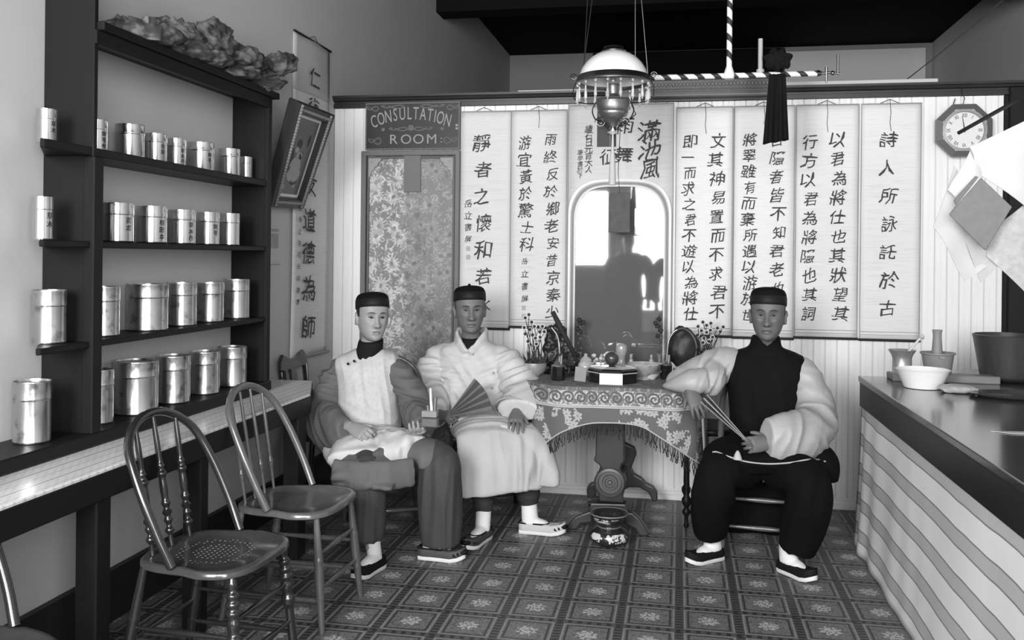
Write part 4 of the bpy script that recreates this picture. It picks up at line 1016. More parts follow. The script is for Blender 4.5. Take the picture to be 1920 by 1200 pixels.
# plan point, hem pixel on the drop
CL = [(-.84, 5.36, .30), (-.87, 5.15, .33), (-.875, 5.00, .36), (-.85, 4.90, .385), (-.80, 4.80, .40), (-.735, 4.70, .375), (-.69, 4.645, .33), (-.63, 4.60, .275), (-.55, 4.585, .220), (-.45, 4.60, .185), (-.36, 4.61, .175), (-.27, 4.615, .175), (-.18, 4.61, .19), (-.10, 4.60, .235), (-.02, 4.60, .285), (.04, 4.64, .335), (.085, 4.71, .385), (.11, 4.80, .42), (.125, 4.92, .38), (.13, 5.1, .33), (.12, 5.36, .30)]
clp = catmull(CL, 121)
cxm, cym = -.37, 5.05
rows = []
for t in (0.0, .3, .6, .85, .97):
    rows.append([(cxm + (q[0] - cxm) * t, (cym + (q[1] - cym) * t), ZT2 + .003) for q in clp])
for j in range(17):
    t = j / 16; r = []
    for i, q in enumerate(clp):
        nx, ny = q[0] - cxm, (q[1] - cym) * 1.3; l = math.hypot(nx, ny); nx /= l; ny /= l
        corner = math.exp(-((i - 28) / 11.0) ** 2) + math.exp(-((i - 98) / 9.0) ** 2)
        flare = .008 + .025 * t * (1 - .3 * corner) + .022 * t * math.sin(i * .42) * (.25 + corner * 1.0)
        r.append((q[0] + nx * flare, q[1] + ny * flare, ZT2 + .002 - .006 * (t > 0) - (q[2] - .008) * t))
    rows.append(r)
tc = thing('tablecloth', 'figured fringed cloth draped over the pedestal table', 'tablecloth', (cxm, cym, ZT2))
part(tc, 'cloth', MB().solid_sheet(rows, (0, 0, -.0015)), M_CLOTH, True, angle=0)
hem = MB().tube([(p[0], p[1] - .002, p[2]) for p in rows[-1]], .0035, 6)
part(tc, 'hem_cord', hem, mat('pale_hem_cord', 170, .8, .1), True)
fr = MB(); rnd = random.Random(5)
for i in range(2, len(rows[-1]) - 2):
    for k in range(2):
        p = rows[-1][i]; ln = rnd.uniform(.05, .085); dx = rnd.uniform(-.012, .012); x = p[0] + (k - .5) * .004
        fr.tube([(x, p[1], p[2]), (x + dx, p[1] + rnd.uniform(-.006, .006), p[2] - ln * .5), (x + dx * .3 + rnd.uniform(-.008, .008), p[1], p[2] - ln)], [.0018, .0022, .003], 4)
o = part(tc, 'fringe', fr, mat('dark_fringe', 46, .9, .2), True); o['kind'] = 'stuff'
# pale lining turned out at the right corner
q = clp[100]; lp = []
for j in range(9):
    t = j / 8; lp.append([(q[0] + .016 + .022 * t + .012 * math.sin(k * 1.1) , q[1] - .03 + .03 * k, ZT2 - .16 - (q[2] + .09 * (1 - k / 4.0) - .16) * t) for k in range(5)])
part(tc, 'lining', MB().solid_sheet(lp, (.002, 0, 0)), mat('pale_lining', 176, .85, .08), True, label='pale lining showing at the right corner', angle=0)

# ================================================================ things on the table
ZO = ZT2 + .0045
M_GLASSD = mat('dark_glazed_ware', 60, .2, .3, 12, coat=.3)
M_BLKLAC = mat('black_lacquer', 26, .2, .1, coat=.4)
def cloud_ell(c, r, seed, amp, f, n=30):
    me = MB().ell((0, 0, 0), r, n, n // 2 + 2).mesh('c')
    for v in me.vertices: v.co *= 1 + amp * mnoise.noise(v.co * f + Vector((seed, 0, 0)))
    me.transform(Matrix.Translation(c)); return me
M_STEM = mat('dark_green_stems', 52, .7, .2); M_BLOOM = mat('dark_small_blooms', 44, .7, .25, 40); M_PETAL = mat('pale_small_petals', 186, .7, .1)
def planter(name, label, cx_, cy_, bowl_r, bowl_h, m, blooms, seed):
    t = thing(name, label, 'flowers', (cx_, cy_, ZO))
    part(t, 'bowl', MB().lathe([(.0001, 0), (bowl_r * .45, 0), (bowl_r * .5, .008), (bowl_r * .9, bowl_h * .4), (bowl_r, bowl_h * .75), (bowl_r * .96, bowl_h), (bowl_r * .9, bowl_h), (.0001, bowl_h * .8)], 32, (cx_, cy_, ZO), caps=False), m, True)
    rnd = random.Random(seed); z0 = ZO + bowl_h * .8
    st_, lf = MB(), MB()
    for (px_, py_) in blooms:
        p = at(px_, py_, Y=cy_ + rnd.uniform(-.04, .04)); b0 = Vector((cx_ + rnd.uniform(-.5, .5) * bowl_r, cy_ + rnd.uniform(-.4, .4) * bowl_r, z0))
        st_.tube([b0, b0.lerp(p, .5) + Vector((rnd.uniform(-.01, .01), 0, .01)), p], .0022, 5)
        part(t, 'bloom', MB().lathe([(.0001, -.003), (.014, .001), (.0145, .003), (.0001, .004)], 6, mtx=rot_frame(p, (1, rnd.uniform(-.4, .4), 0), (0, .2, 1)), caps=False), M_PETAL)
        part(t, 'bloom_centre', MB().ell(p + Vector((0, -.004, 0)), .0088, 8, 6), M_BLOOM, True)
    for q in range(46):
        b0 = Vector((cx_ + rnd.uniform(-.9, .9) * bowl_r, cy_ + rnd.uniform(-.6, .6) * bowl_r, z0 - .01)); d = Vector((rnd.uniform(-.7, .7), rnd.uniform(-.5, .5), 1)).normalized() * rnd.uniform(.05, .11)
        s_ = Vector((rnd.uniform(-1, 1), rnd.uniform(-1, 1), 0)).normalized() * .007
        lf.add([b0, b0 + d * .5 + s_, b0 + d, b0 + d * .5 - s_], [(0, 1, 2, 3)])
    part(t, 'stems', st_, M_STEM, True)
    o = part(t, 'leaves', lf, M_STEM, fixn=False); o['kind'] = 'stuff'
    return t
p = at(1001, 690, Y=4.93)
planter('flower_bowl', 'glazed bowl of tall dark centred flowers at the left end of the table', p.x, 4.93, .072, .075, mat('mottled_glaze', 130, .3, .6, 24), [(985, 596), (992, 590), (997, 604), (983, 614), (994, 618), (1002, 612), (985, 626), (999, 628), (1009, 613), (1017, 612), (1012, 622), (1004, 634), (1021, 622), (1013, 632), (990, 640), (1006, 645)], 3)
p = at(1325, 676, Y=5.22)
planter('flower_vase', 'dark bowl of small dark centred flowers at the right end of the table', p.x, 5.22, .062, .10, M_GLASSD, [(1309, 612), (1318, 604), (1325, 610), (1333, 606), (1315, 620), (1325, 623), (1332, 619), (1308, 628), (1320, 634), (1329, 640), (1345, 615), (1356, 613), (1350, 622), (1318, 642), (1336, 632)], 4)
# thin dark sprigs in front of the mirror
for k, (xs, ys) in enumerate((((1086, 1088, 1083, 1088, 1094), (600, 606, 616, 622, 604)), ((1236, 1229, 1233, 1239, 1234), (598, 606, 612, 620, 630)))):
    px_ = xs[0]; b = at(px_, 690, Y=5.3)
    t = thing('flower_vase', ('slender vase with a dark sprig before the left mirror edge', 'slender vase with a dark sprig before the right mirror edge')[k], 'flowers', (b.x, 5.30, ZO))
    part(t, 'vase', MB().lathe([(.0001, 0), (.02, 0), (.026, .03), (.012, .07), (.016, .1), (.013, .1), (.0001, .06)], 20, (b.x, 5.30, ZO), caps=False), mat('grey_vase', 120, .25, .2, 20), True)
    sp = MB().tube([(b.x, 5.3, ZO + .06), (b.x + .004, 5.3, ZO + .16), tuple(at(xs[0], ys[0], Y=5.3))], .002, 5)
    part(t, 'stem', sp, M_STEM)
    for x, y in zip(xs, ys): part(t, 'bloom', cloud_ell(at(x, y, Y=5.3 + .004 * (x % 3)), (.014, .012, .013), x, .5, 90, 12), M_BLOOM, True, angle=0)
    for j in range(4): part(t, 'bloom', cloud_ell(at(xs[0] + (j % 2) * 5 - 2, ys[0] + 26 + j * 9, Y=5.3), (.009, .009, .009), j, .5, 90, 10), mat('grey_leaf', 90, .7, .2) if j == 0 else bpy.data.materials['grey_leaf'], True, angle=0)
# dark rockwork with a dark feather brush
p = at(1048, 664, Y=5.08)
rk = thing('scholar_stone', 'black jagged ornamental stone behind the ink pots', 'ornament', (p.x, 5.10, ZO))
poly = [(1022, 700), (1024, 668), (1021, 645), (1026, 620), (1030, 610), (1038, 612), (1046, 605), (1056, 612), (1062, 632), (1076, 652), (1086, 676), (1082, 700)]
c = [at(x, y, Y=5.1) for x, y in poly]
me = fuse(MB().prism([(q.x, q.z) for q in c], .09, Matrix(((1, 0, 0, 0), (0, 0, 1, 5.1), (0, 1, 0, 0), (0, 0, 0, 1)))), .006, 8)
displace(me, lambda co, no: np.array([.016 * mnoise.noise(Vector(q) * 22) + .008 * mnoise.noise(Vector(q) * 60) for q in co]))
for v in me.vertices: v.co.z = max(v.co.z, ZO)
part(rk, 'stone', me, mat('black_stone', 34, .4, .4, 20), True, angle=0)
a, b = at(1036, 584, Y=5.04), at(1078, 668, Y=5.04)
br = thing('feather_duster', 'dark feather duster leaning up against the black stone', 'brush', (b.x, 5.04, ZO))
pth = [a, a.lerp(b, .3), a.lerp(b, .6), b]
part(br, 'feathers', MB().tube(pth, [(.012, .012), (.018, .016), (.016, .014), (.01, .01)], 12), mat('dark_feathers', 40, .8, .3, 30, bump=.4), True, angle=0)
part(br, 'handle', MB().tube([b, (b.x + .02, 5.0, ZO + .006)], .005, 8), M_DARK, True)
# ink pot with a long pale pipe
def pipe_pot(cx_px, base_px, Y, top_pts, label, r):
    b = at(cx_px, base_px, Y=Y); s = mpp((b.x, Y, 0))
    t = thing('water_pipe', label, 'pipe', (b.x, Y, ZO))
    part(t, 'pot', MB().lathe([(.0001, 0), (r, 0), (r * 1.03, .004), (r * 1.03, .068), (r * .98, .075), (.0001, .075)], 8, (b.x, Y, ZO), caps=False), M_BLKLAC)
    part(t, 'metal_cap', MB().lathe([(r * .98, .074), (r * 1.0, .08), (r * .5, .085), (r * .3, .10), (.0001, .10)], 20, (b.x, Y, ZO), caps=False).tube([(b.x + r * .45, Y, ZO + .08), (b.x + r * .5, Y, ZO + .13)], .008, 8), mat('grey_pewter', 150, .3, .2, 10, metal=.8) if 'grey_pewter' not in bpy.data.materials else bpy.data.materials['grey_pewter'], True)
    part(t, 'pipe_stem', MB().tube([tuple(q) for q in catmull([(b.x + .003, Y, ZO + .08)] + [tuple(at(x, y, Y=Y)) for x, y in top_pts], 16)], [.006] * 8 + [.0045] * 8, 8), bpy.data.materials['grey_pewter'], True)
pipe_pot(1046, 708, 4.80, [(1049, 670), (1048, 645), (1044, 628), (1034, 614)], 'black based metal water pipe with a bent stem at the left of the table', .036)
pipe_pot(1249, 705, 5.0, [(1251, 660), (1254, 638), (1262, 624), (1270, 618)], 'black based metal water pipe before the dark round stone at the right', .03)
# small items at the left
b = at(1067, 672, Y=4.98)
single('oil_lamp_small', 'little dark stemmed oil lamp beside the left water pipe', 'lamp', MB().lathe([(.0001, 0), (.028, 0), (.03, .006), (.01, .014), (.008, .05), (.03, .06), (.034, .075), (.02, .088), (.006, .092), (.006, .12), (.0001, .12)], 24, (b.x, 4.98, ZO), caps=False), M_GLASSD, (b.x, 4.98, ZO), smooth=True)
b = at(1085, 695, Y=4.72)
single('propped_card', 'small grey card leaning beside the octagonal box', 'card', MB().box(-.030, .030, -.003, .003, 0, .075, Matrix.Translation((b.x, 4.78, ZO)) @ Matrix.Rotation(-.12, 4, 'X') @ Matrix.Rotation(.08, 4, 'Y')), mat('grey_card', 132, .7, .1), (b.x, 4.78, ZO), bevel=.001)
b = at(1098, 690, Y=5.02)
single('covered_jar', 'grey covered glass jar behind the propped card', 'jar', MB().lathe([(.0001, 0), (.03, 0), (.042, .02), (.046, .045), (.04, .07), (.03, .08), (.034, .084), (.02, .10), (.008, .108), (.012, .118), (.0001, .124)], 28, (b.x, 5.02, ZO), caps=False), mat('grey_cut_glass', 165, .15, .35, 30, coat=.5), (b.x, 5.02, ZO), smooth=True)
# octagonal box with the dark ball and the white card
b = at(1149, 712, Y=4.80); bx, by = b.x, 4.83
ob = thing('octagonal_box', 'black octagonal box with a pale inlaid edge in the middle of the table', 'box', (bx, by, ZO))
R8 = .135; rm = Matrix.Translation((bx, by, ZO)) @ Matrix.Rotation(PI / 8, 4, 'Z') 
part(ob, 'body', MB().lathe([(.0001, 0), (R8 * .97, 0), (R8, .006), (R8, .052), (.0001, .052)], 8, mtx=rm, caps=False), M_BLKLAC)
part(ob, 'lid', MB().lathe([(R8, .053), (R8 * 1.03, .056), (R8 * 1.03, .068), (R8 * .95, .076), (.0001, .086)], 8, mtx=rm, caps=False), M_BLKLAC)
part(ob, 'inlay', MB().lathe([(R8 * 1.0, .050), (R8 * 1.035, .053), (R8 * 1.035, .0565), (R8 * 1.0, .0565)], 8, mtx=rm, caps=False).lathe([(R8 * .97, .0755), (R8 * .7, .0815), (R8 * .55, .0835), (R8 * .55, .081), (R8 * .97, .073)], 8, mtx=rm, caps=False), mat('pale_inlay', 176, .3, .1), label='pale inlaid bands')
c = at(1147, 677, Y=by - .02)
single('dark_ball', 'polished dark wooden ball resting on the octagonal box', 'ball', MB().ell((c.x, by - .02, ZO + .0865 + .036), .037, 28, 18).lathe([(.014, 0), (.018, .004), (.012, .008)], 20, (c.x, by - .02, ZO + .0835), caps=False), mat('polished_dark_ball', 58, .3, .2, 10, coat=.3), (c.x, by - .02, ZO + .084), smooth=True)
b0, b1 = at(1124, 703, Y=4.685), at(1167, 725, Y=4.685)
single('white_card', 'blank white card standing in front of the octagonal box', 'card', MB().box(b0.x, b1.x, -.001, .001, 0, b0.z - b1.z, Matrix.Translation((0, 4.69, ZO)) @ Matrix.Rotation(-.1, 4, 'X')), mat('white_card', 236, .7, .02), ((b0.x + b1.x) / 2, 4.69, ZO))
# figurines, glass vessels and a painted bowl in the middle and right
M_FIG = mat('grey_glazed_figurine', 150, .25, .4, 30, coat=.4); M_FIGW = mat('pale_porcelain_glaze', 200, .2, .15, 20, coat=.4)
def lth(name, label, cat, px_, Y, prof, m, n=24, zz=None):
    b = at(px_, 690, Y=Y); z = ZO if zz is None else zz
    return single(name, label, cat, MB().lathe(prof, n, (b.x, Y, z), caps=False), m, (b.x, Y, z), smooth=True)
lth('lidded_urn', 'grey round headed urn on a ringed foot behind the dark ball', 'urn', 1165, 5.16, [(.0001, 0), (.05, 0), (.058, .008), (.05, .02), (.052, .032), (.06, .036), (.052, .044), (.03, .05), (.02, .07), (.022, .10), (.03, .115), (.034, .135), (.03, .155), (.015, .168), (.0001, .17)], M_FIG)
lth('figurine', 'slim pale standing figurine beside the urn', 'figurine', 1183, 5.12, [(.0001, 0), (.018, 0), (.02, .01), (.014, .03), (.016, .06), (.012, .085), (.006, .09), (.009, .10), (.008, .112), (.0001, .118)], M_FIG)
lth('figurine', 'tall slim figurine near the right mirror edge', 'figurine', 1221, 5.14, [(.0001, 0), (.018, 0), (.02, .01), (.013, .03), (.015, .055), (.011, .085), (.005, .092), (.008, .10), (.007, .11), (.0001, .116)], M_FIG)
lth('figurine', 'short pale figurine between two slim figurines', 'figurine', 1199, 5.02, [(.0001, 0), (.016, 0), (.017, .02), (.011, .05), (.006, .055), (.008, .064), (.0001, .072)], M_FIGW)
b = at(1128, 672, Y=5.2)
fb_ = thing('flower_cluster', 'cluster of small pale porcelain flowers left of the urn', 'flowers', (b.x, 5.2, ZO))
part(fb_, 'basket', MB().lathe([(.0001, 0), (.03, 0), (.045, .04), (.05, .05), (.0001, .05)], 20, (b.x, 5.2, ZO), caps=False), M_FIG, True)
rnd = random.Random(9)
for q in range(14):
    part(fb_, 'bloom', cloud_ell((b.x + rnd.uniform(-.055, .055), 5.2 + rnd.uniform(-.03, .03), ZO + .055 + rnd.uniform(0, .06)), (.013, .012, .012), q, .4, 70, 10), M_FIGW if q % 3 else M_FIG, True, angle=0)
lth('glass_bowl', 'cut glass bowl behind the painted bowl', 'bowl', 1207, 4.95, [(.0001, 0), (.04, 0), (.042, .006), (.03, .014), (.07, .04), (.088, .075), (.092, .085), (.086, .085), (.066, .042), (.0001, .02)], mat('frosted_cut_glass', 150, .12, .5, 36, coat=.6), 30)
b = at(1217, 712, Z=ZO)
pbw = thing('painted_bowl', 'small pale painted bowl at the right front of the table', 'bowl', (b.x, b.y + .03, ZO))
part(pbw, 'bowl', MB().lathe([(.0001, 0), (.032, 0), (.034, .006), (.056, .026), (.064, .038), (.061, .038), (.05, .026), (.0001, .01)], 32, (b.x, b.y + .03, ZO), caps=False), mat('white_painted_glaze', 205, .25, .35, 30, coat=.4), True)
part(pbw, 'rim_band', MB().lathe([(.0635, .034), (.0665, .040), (.0635, .0435), (.060, .040)], 32, (b.x, b.y + .03, ZO), caps=False), mat('grey_glaze_band', 100, .3, .2), True)
b = at(1280, 668, Y=5.13)
ds = thing('round_stone', 'large dark rounded rough stone on a low stand at the right of the table', 'ornament', (b.x, 5.13, ZO))
cz = at(1281, 655, Y=5.13); me = cloud_ell((0, 0, 0), (.085, .06, .115), 4, .18, 16, 36)
displace(me, lambda co, no: np.array([.010 * mnoise.noise(Vector(q) * 60) for q in co])); me.transform(Matrix.Translation((cz.x, 5.13, ZO + .155)))
part(ds, 'stone', me, mat('rough_black_stone', 38, .5, .5, 30, bump=.3), True, angle=0)
part(ds, 'stand', MB().lathe([(.0001, 0), (.06, 0), (.065, .01), (.05, .025), (.055, .045), (.0001, .05)], 24, (cz.x, 5.13, ZO), caps=False), M_BLKLAC, True)
part(ds, 'stand_arch', MB().tube([tuple(q) for q in catmull([tuple(at(x, y, Y=5.07)) for x, y in ((1249, 690), (1250, 660), (1254, 638), (1264, 624), (1278, 616), (1292, 622), (1302, 636), (1306, 652), (1304, 672))], 26)], .0045, 6), bpy.data.materials['grey_pewter'], True)
# dark stool pushed under the right end of the table
stl = thing('turned_stool', 'dark stool with slender turned legs pushed under the right table end', 'stool', (.17, 5.06, 0))
part(stl, 'seat', MB().lathe([(.0001, .50), (.17, .50), (.18, .51), (.18, .525), (.17, .535), (.0001, .535)], 28, (.17, 5.06, 0), caps=False), M_BLACKWOOD, True)
for sx in (-1, 1):
    for sy in (-1, 1):
        x, y = .17 + sx * .12, 5.06 + sy * .12
        part(stl, 'leg', MB().lathe([(.0001, 0), (.010, 0), (.014, .01), (.010, .03), (.010, .06), (.022, .075), (.022, .09), (.012, .105), (.024, .13), (.026, .15), (.014, .17), (.016, .19), (.013, .34), (.018, .42), (.020, .50), (.0001, .50)], 14, (x, y, 0), caps=False), M_BLACKWOOD, True)
# ================================================================ spittoon on the floor
p = at(1140, 1027, Z=0.0); s = mpp((p.x, p.y, 0)); yy = p.y + .06
sp = thing('spittoon', 'dark glazed spittoon with pale painted flowers before the pedestal', 'spittoon', (p.x, yy, 0))
PROF = [(.0001, 0), (.062, 0), (.075, .008), (.098, .030), (.102, .045), (.096, .064), (.07, .082), (.055, .090), (.052, .098), (.058, .108), (.08, .128), (.09, .148), (.094, .156), (.088, .157), (.074, .132), (.05, .10), (.0001, .09)]
def spit_fn(u, v, w, vec, b):
    a, c, _ = flowers(u + v, w, 20.0, 7, .5, .6)
    zone = lt(v, -.04) * mx(gt(w, .028) * lt(w, .07), gt(w, .118) * lt(w, .142)) * gt(nz(vec, 14.0, 2.0), .50)
    return b + (grey(196) - b) * mx(a, step(nz(vec, 70.0, 2.0), .54, .6)) * zone
sp_o = part(sp, 'body', MB().lathe(PROF, 40, (p.x, yy, 0), caps=False), mat('dark_painted_glaze', 40, .18, .2, 10, fn=spit_fn, coat=.5), True, angle=0)
part(sp, 'rim_line', MB().lathe([(.0945, .153), (.096, .156), (.0945, .159), (.092, .157)], 40, (p.x, yy, 0), caps=False).lathe([(.0565, .089), (.058, .092), (.055, .094)], 40, (p.x, yy, 0), caps=False), mat('grey_rim_line', 120, .3, .1), True)
# ================================================================ wooden chairs
M_CHAIR = mat('varnished_chair_wood', 84, .22, .3, 5.0, stretch=(6, 6, 1.5), coat=.4, spec=.6)
M_CHAIRD = mat('dark_varnished_chair_wood', 34, .22, .25, 5.0, stretch=(6, 6, 1.5), coat=.5, spec=.6)
def perf_fn(u, v, w, vec, b):
    s = .019
    du, dv = (fract(u / s) - .5) * s, (fract(v / s) - .5) * s
    r = sqrtx(du * du + dv * dv); R_ = sqrtx(u * u + v * v)
    ring = mx(lt(R_, .075), gt(R_, .105) * lt(R_, .125))
    return b + (grey(176) - b) * lt(r, .0034) * ring * gt(w, .43)
M_SEATP = mat('punched_seat_veneer', 60, .2, .2, 5.0, stretch=(6, 2, 2), fn=perf_fn, coat=.5, spec=.6)
def seat_mesh(n=40, z=.452, th=.03):
    out = []
    for k in range(n):
        a = 2 * PI * k / n; c, s = math.cos(a), math.sin(a)
        x = .205 * math.copysign(abs(c) ** .62, c); y = .215 * math.copysign(abs(s) ** .55, s)
        y *= 1.04 if x > 0 else .94
        out.append((x, y))
    rows = []
    for f, dz in ((0.0001, -th), (.94, -th), (1.0, -th * .75), (1.0, -th * .25), (.965, 0), (.90, -.001), (.86, -.006), (.5, -.010), (.0001, -.012)):
        rows.append([(x * f, y * f, z + dz) for x, y in out])
    return MB().grid(rows, closed=True)
def turned(mb, a, b, r, beads, n=12):
    """a turned stick from a to b with beads at the given fractions"""
    a, b = Vector(a), Vector(b); pts, rad = [], []
    N = 72
    for i in range(N + 1):
        t = i / N; pts.append(a.lerp(b, t)); q = r * (.75 + .35 * math.sin(PI * t))
        for c_, w, k in beads:
            q += r * k * math.exp(-((t - c_) / w) ** 2)
        rad.append(q)
    return mb.tube(pts, rad, n)
def make_chair(name, label, style, m, mseat, loc, rz, group):
    t = thing(name, label, 'chair', loc, rz, group)
    part(t, 'seat', seat_mesh(), mseat, True, local=True)
    hoop = catmull([(-.03, -.205, .452), (-.080, -.215, .56), (-.148, -.21, .70), (-.205, -.18, .81), (-.238, -.10, .872), (-.248, 0, .892), (-.238, .10, .872), (-.205, .18, .81), (-.148, .21, .70), (-.080, .215, .56), (-.03, .205, .452)], 44)
    part(t, 'hoop', MB().tube([tuple(q) for q in hoop], .0145, 14, up=(1, 0, .3)), m, True, local=True)
    for k, y in enumerate((-.105, 0, .105) if style == 'turned' else (-.12, -.04, .04, .12)):
        top = (-.242 + .010 * abs(y) / .1, y * 1.05, .876 - .9 * y * y); bot = (-.165, y * 1.0, .448); mb = MB()
        if style == 'turned':
            turned(mb, bot, top, .0085, [(.12, .02, 1.1), (.2, .018, .8), (.26, .018, 1.0), (.33, .02, .7), (.56, .02, .9), (.62, .018, .6), (.45, .1, .45), (.82, .1, .2)])
        else:
            turned(mb, bot, top, .0072, [(.28, .02, .7), (.24, .015, .5)])
        part(t, 'spindle', mb, m, True, local=True)
    legs = {}
    for sx in (1, -1):
        for sy in (1, -1):
            a, b = Vector((.155 * sx, .165 * sy, .43)), Vector((.195 * sx - (.03 if sx < 0 else 0), .195 * sy, 0)); mb = MB()
            if style == 'turned' and sx > 0:
                turned(mb, b, a, .0135, [(.94, .03, .4), (.86, .022, .7), (.80, .022, .8), (.74, .022, .8), (.66, .05, .5), (.56, .022, .7), (.52, .022, .6), (.2, .1, .2)], 12)
            else:
                turned(mb, b, a, .0145, [(.5, .2, .15), (.62, .012, .12), (.30, .012, .12)], 12)
            part(t, 'leg', mb, m, True, local=True); legs[sx, sy] = (a, b)
    def on(k, z): a, b = legs[k]; return b.lerp(a, z / .43)
    for (k0, k1, zs) in (((1, 1), (1, -1), (.29, .16)), ((1, 1), (-1, 1), (.24, .12)), ((1, -1), (-1, -1), (.24, .12)), ((-1, 1), (-1, -1), (.20,))):
        for z in zs:
            mb = MB(); turned(mb, on(k0, z), on(k1, z), .0085, [(.5, .18, .35)], 8); part(t, 'stretcher', mb, m, True, local=True)
    return t
ch_a = make_chair('spindle_chair', 'dark hoop back chair with turned spindles and punched seat, nearest the front', 'turned', M_CHAIRD, M_SEATP, (-1.505, 2.80, 0), -.05, 'hoop back chairs')
ch_b = make_chair('spindle_chair', 'paler hoop back chair with plain thin spindles, second along the side table', 'plain', M_CHAIR, M_CHAIR, (-1.503, 3.455, 0), -.03, 'hoop back chairs')
dup(ch_a, (-1.72, 1.90, 0), -.25, 'hoop back chair cut off at the lower left edge of the picture')
dup(ch_b, (-1.48, 4.52, 0), -PI / 2 + .45, 'hoop back chair under the man in the grey sleeved vest')
dup(ch_a, (-1.02, 4.93, 0), -PI / 2 + .38, 'turned chair under the man in the white jacket')
dup(ch_b, (.42, 4.62, 0), -PI / 2 - .10, 'dark hoop back chair under the man in the black vest')
# low chair with a scrolled crest in the corner behind the side table
cq = thing('crest_chair', 'dark chair with a scrolled crest rail standing in the corner beyond the side table', 'chair', (-1.915, 4.82, 0), .05)
cp_ = [(-.20, .0), (-.19, .05), (-.15, .085), (-.11, .075), (-.06, .055), (0, .05), (.06, .055), (.11, .075), (.15, .085), (.19, .05), (.20, 0), (.16, -.02), (.12, -.005), (-.12, -.005), (-.16, -.02)]
part(cq, 'crest_rail', MB().prism(cp_, .022, rot_frame((-.21, 0, .80), (0, 1, 0), (-.15, 0, 1))), M_CHAIRD, bevel=.005, seg=2, local=True)
for s in (1, -1):
    part(cq, 'stile', MB().tube([(-.17, .15 * s, .43), (-.19, .17 * s, .62), (-.21, .175 * s, .80)], [(.014, .02)] * 3, 8), M_CHAIRD, True, local=True)
part(cq, 'splat', MB().prism([(-.05, 0), (.05, 0), (.035, .1), (.05, .2), (.04, .35), (-.04, .35), (-.05, .2), (-.035, .1)], .012, rot_frame((-.175, 0, .45), (0, 1, 0), (-.12, 0, 1))), M_CHAIRD, bevel=.003, local=True)
part(cq, 'seat', seat_mesh(), M_CHAIRD, True, local=True)
for sx in (1, -1):
    for sy in (1, -1):
        part(cq, 'leg', MB().tube([(.15 * sx, .16 * sy, .43), (.18 * sx, .18 * sy, 0)], [.018, .014], 10), M_CHAIRD, True, local=True)
# ================================================================ people
HT = np.array([  # z, half width, front, back
 (-.118, .014, .066, -.046), (-.112, .034, .079, -.018), (-.098, .0475, .086, .008), (-.078, .059, .086, .032), (-.052, .0675, .0855, .058),
 (-.026, .0725, .085, .080), (0, .0750, .083, .091), (.025, .0770, .0870, .096), (.05, .0770, .0865, .098), (.075, .071, .079, .092),
 (.095, .056, .062, .075), (.108, .036, .04, .05), (.115, .008, .01, .014)])
def hsec(z): return [np.interp(z, HT[:, 0], HT[:, i]) for i in (1, 2, 3)]
def fdisp(x, z, o):
    """relief of the face: nose, sockets, brow, cheeks, lips, chin"""
    ax = abs(x); g = lambda a, s: math.exp(-(a / s) ** 2)
    d = 0.0
    t = min(max((.020 - z) / .055, 0), 1)
    if z > -.046: d += (.004 + .017 * t) * g(x, .0085 + .005 * t) * (1 if z < .012 else g(z - .012, .014))
    else: d += .021 * g(x, .0135) * g(z + .046, .0045)
    d += .009 * g(ax - .0135, .0075) * g(z + .037, .008)
    d -= .0085 * g(ax - .029, .016) * g(z - .004, .013)
    d += .0035 * g(ax - .029, .012) * g(z - .001, .006)
    d += .0045 * g(ax - .027, .022) * g(z - .024, .008)
    d += o.get('cheek', .005) * g(ax - .047, .017) * g(z + .018, .016)
    d -= o.get('hollow', .002) * g(ax - .045, .014) * g(z + .055, .016)
    d += .0065 * g(x, .026) * g(z + .064, .008) + .0060 * g(x, .020) * g(z + .0775, .0065)
    d -= .0045 * g(x, .024) * g(z + .0708, .0026)
    d -= .003 * g(x, .02) * g(z + .088, .006)
    d += .006 * g(x, .020) * g(z + .104, .012)
    d -= .0018 * g(ax - .026, .006) * g(z + .058, .014)
    return d
def fy(x, z, o):
    w, f, b = hsec(z); p = 2.35; q = min(abs(x) / w, .999)
    return -f * (1 - q ** p) ** (1 / p) - fdisp(x, z, o)
def head_mb(mb, M, o, s):
    zs = np.concatenate([np.linspace(-.118, .06, 80), np.linspace(.064, .115, 16)]); N = 88; rows = []
    for z in zs:
        w, f, b = hsec(z); r = []
        for k in range(N):
            a = 2 * PI * k / N; c, sn = math.cos(a), math.sin(a); p = 2.35
            m_ = (abs(c) ** p + abs(sn) ** p) ** (-1 / p)
            x = w * m_ * c
            if sn < 0:
                y = f * m_ * sn - fdisp(x, z, o) * min(1, max(0, (-sn - .05) / .25))
            elif b < 0:
                y = b - (f + b) * .02 * sn
            else: y = b * m_ * sn
            r.append(M @ Vector((x * s, y * s, z * s)))
        rows.append(r)
    n = len(mb.v); mb.grid(rows, closed=True)
    mb.f.append(tuple(n + k for k in range(N - 1, -1, -1))); mb.f.append(tuple(n + (len(rows) - 1) * N + k for k in range(N)))
    for sx in (1, -1):                                    # ears
        E_ = M @ Matrix.Translation((sx * .0755 * s, .012 * s, -.014 * s)) @ Matrix.Rotation(sx * .35, 4, 'Z') @ Matrix.Rotation(-.12, 4, 'X')
        mb.ell((0, 0, 0), (.009 * s, .019 * s, .032 * s), 14, 10, E_)
        rim = [(sx * .008 * s, .016 * s * math.cos(t), .031 * s * math.sin(t)) for t in np.linspace(-1.2, 2.9, 14)]
        mb.tube([E_ @ Vector(q) for q in rim], .0042 * s, 6)
def on_face(M, o, s, pts, lift=.0012):
    return [M @ Vector((x * s, (fy(x, z, o) - lift) * s, z * s)) for x, z in pts]
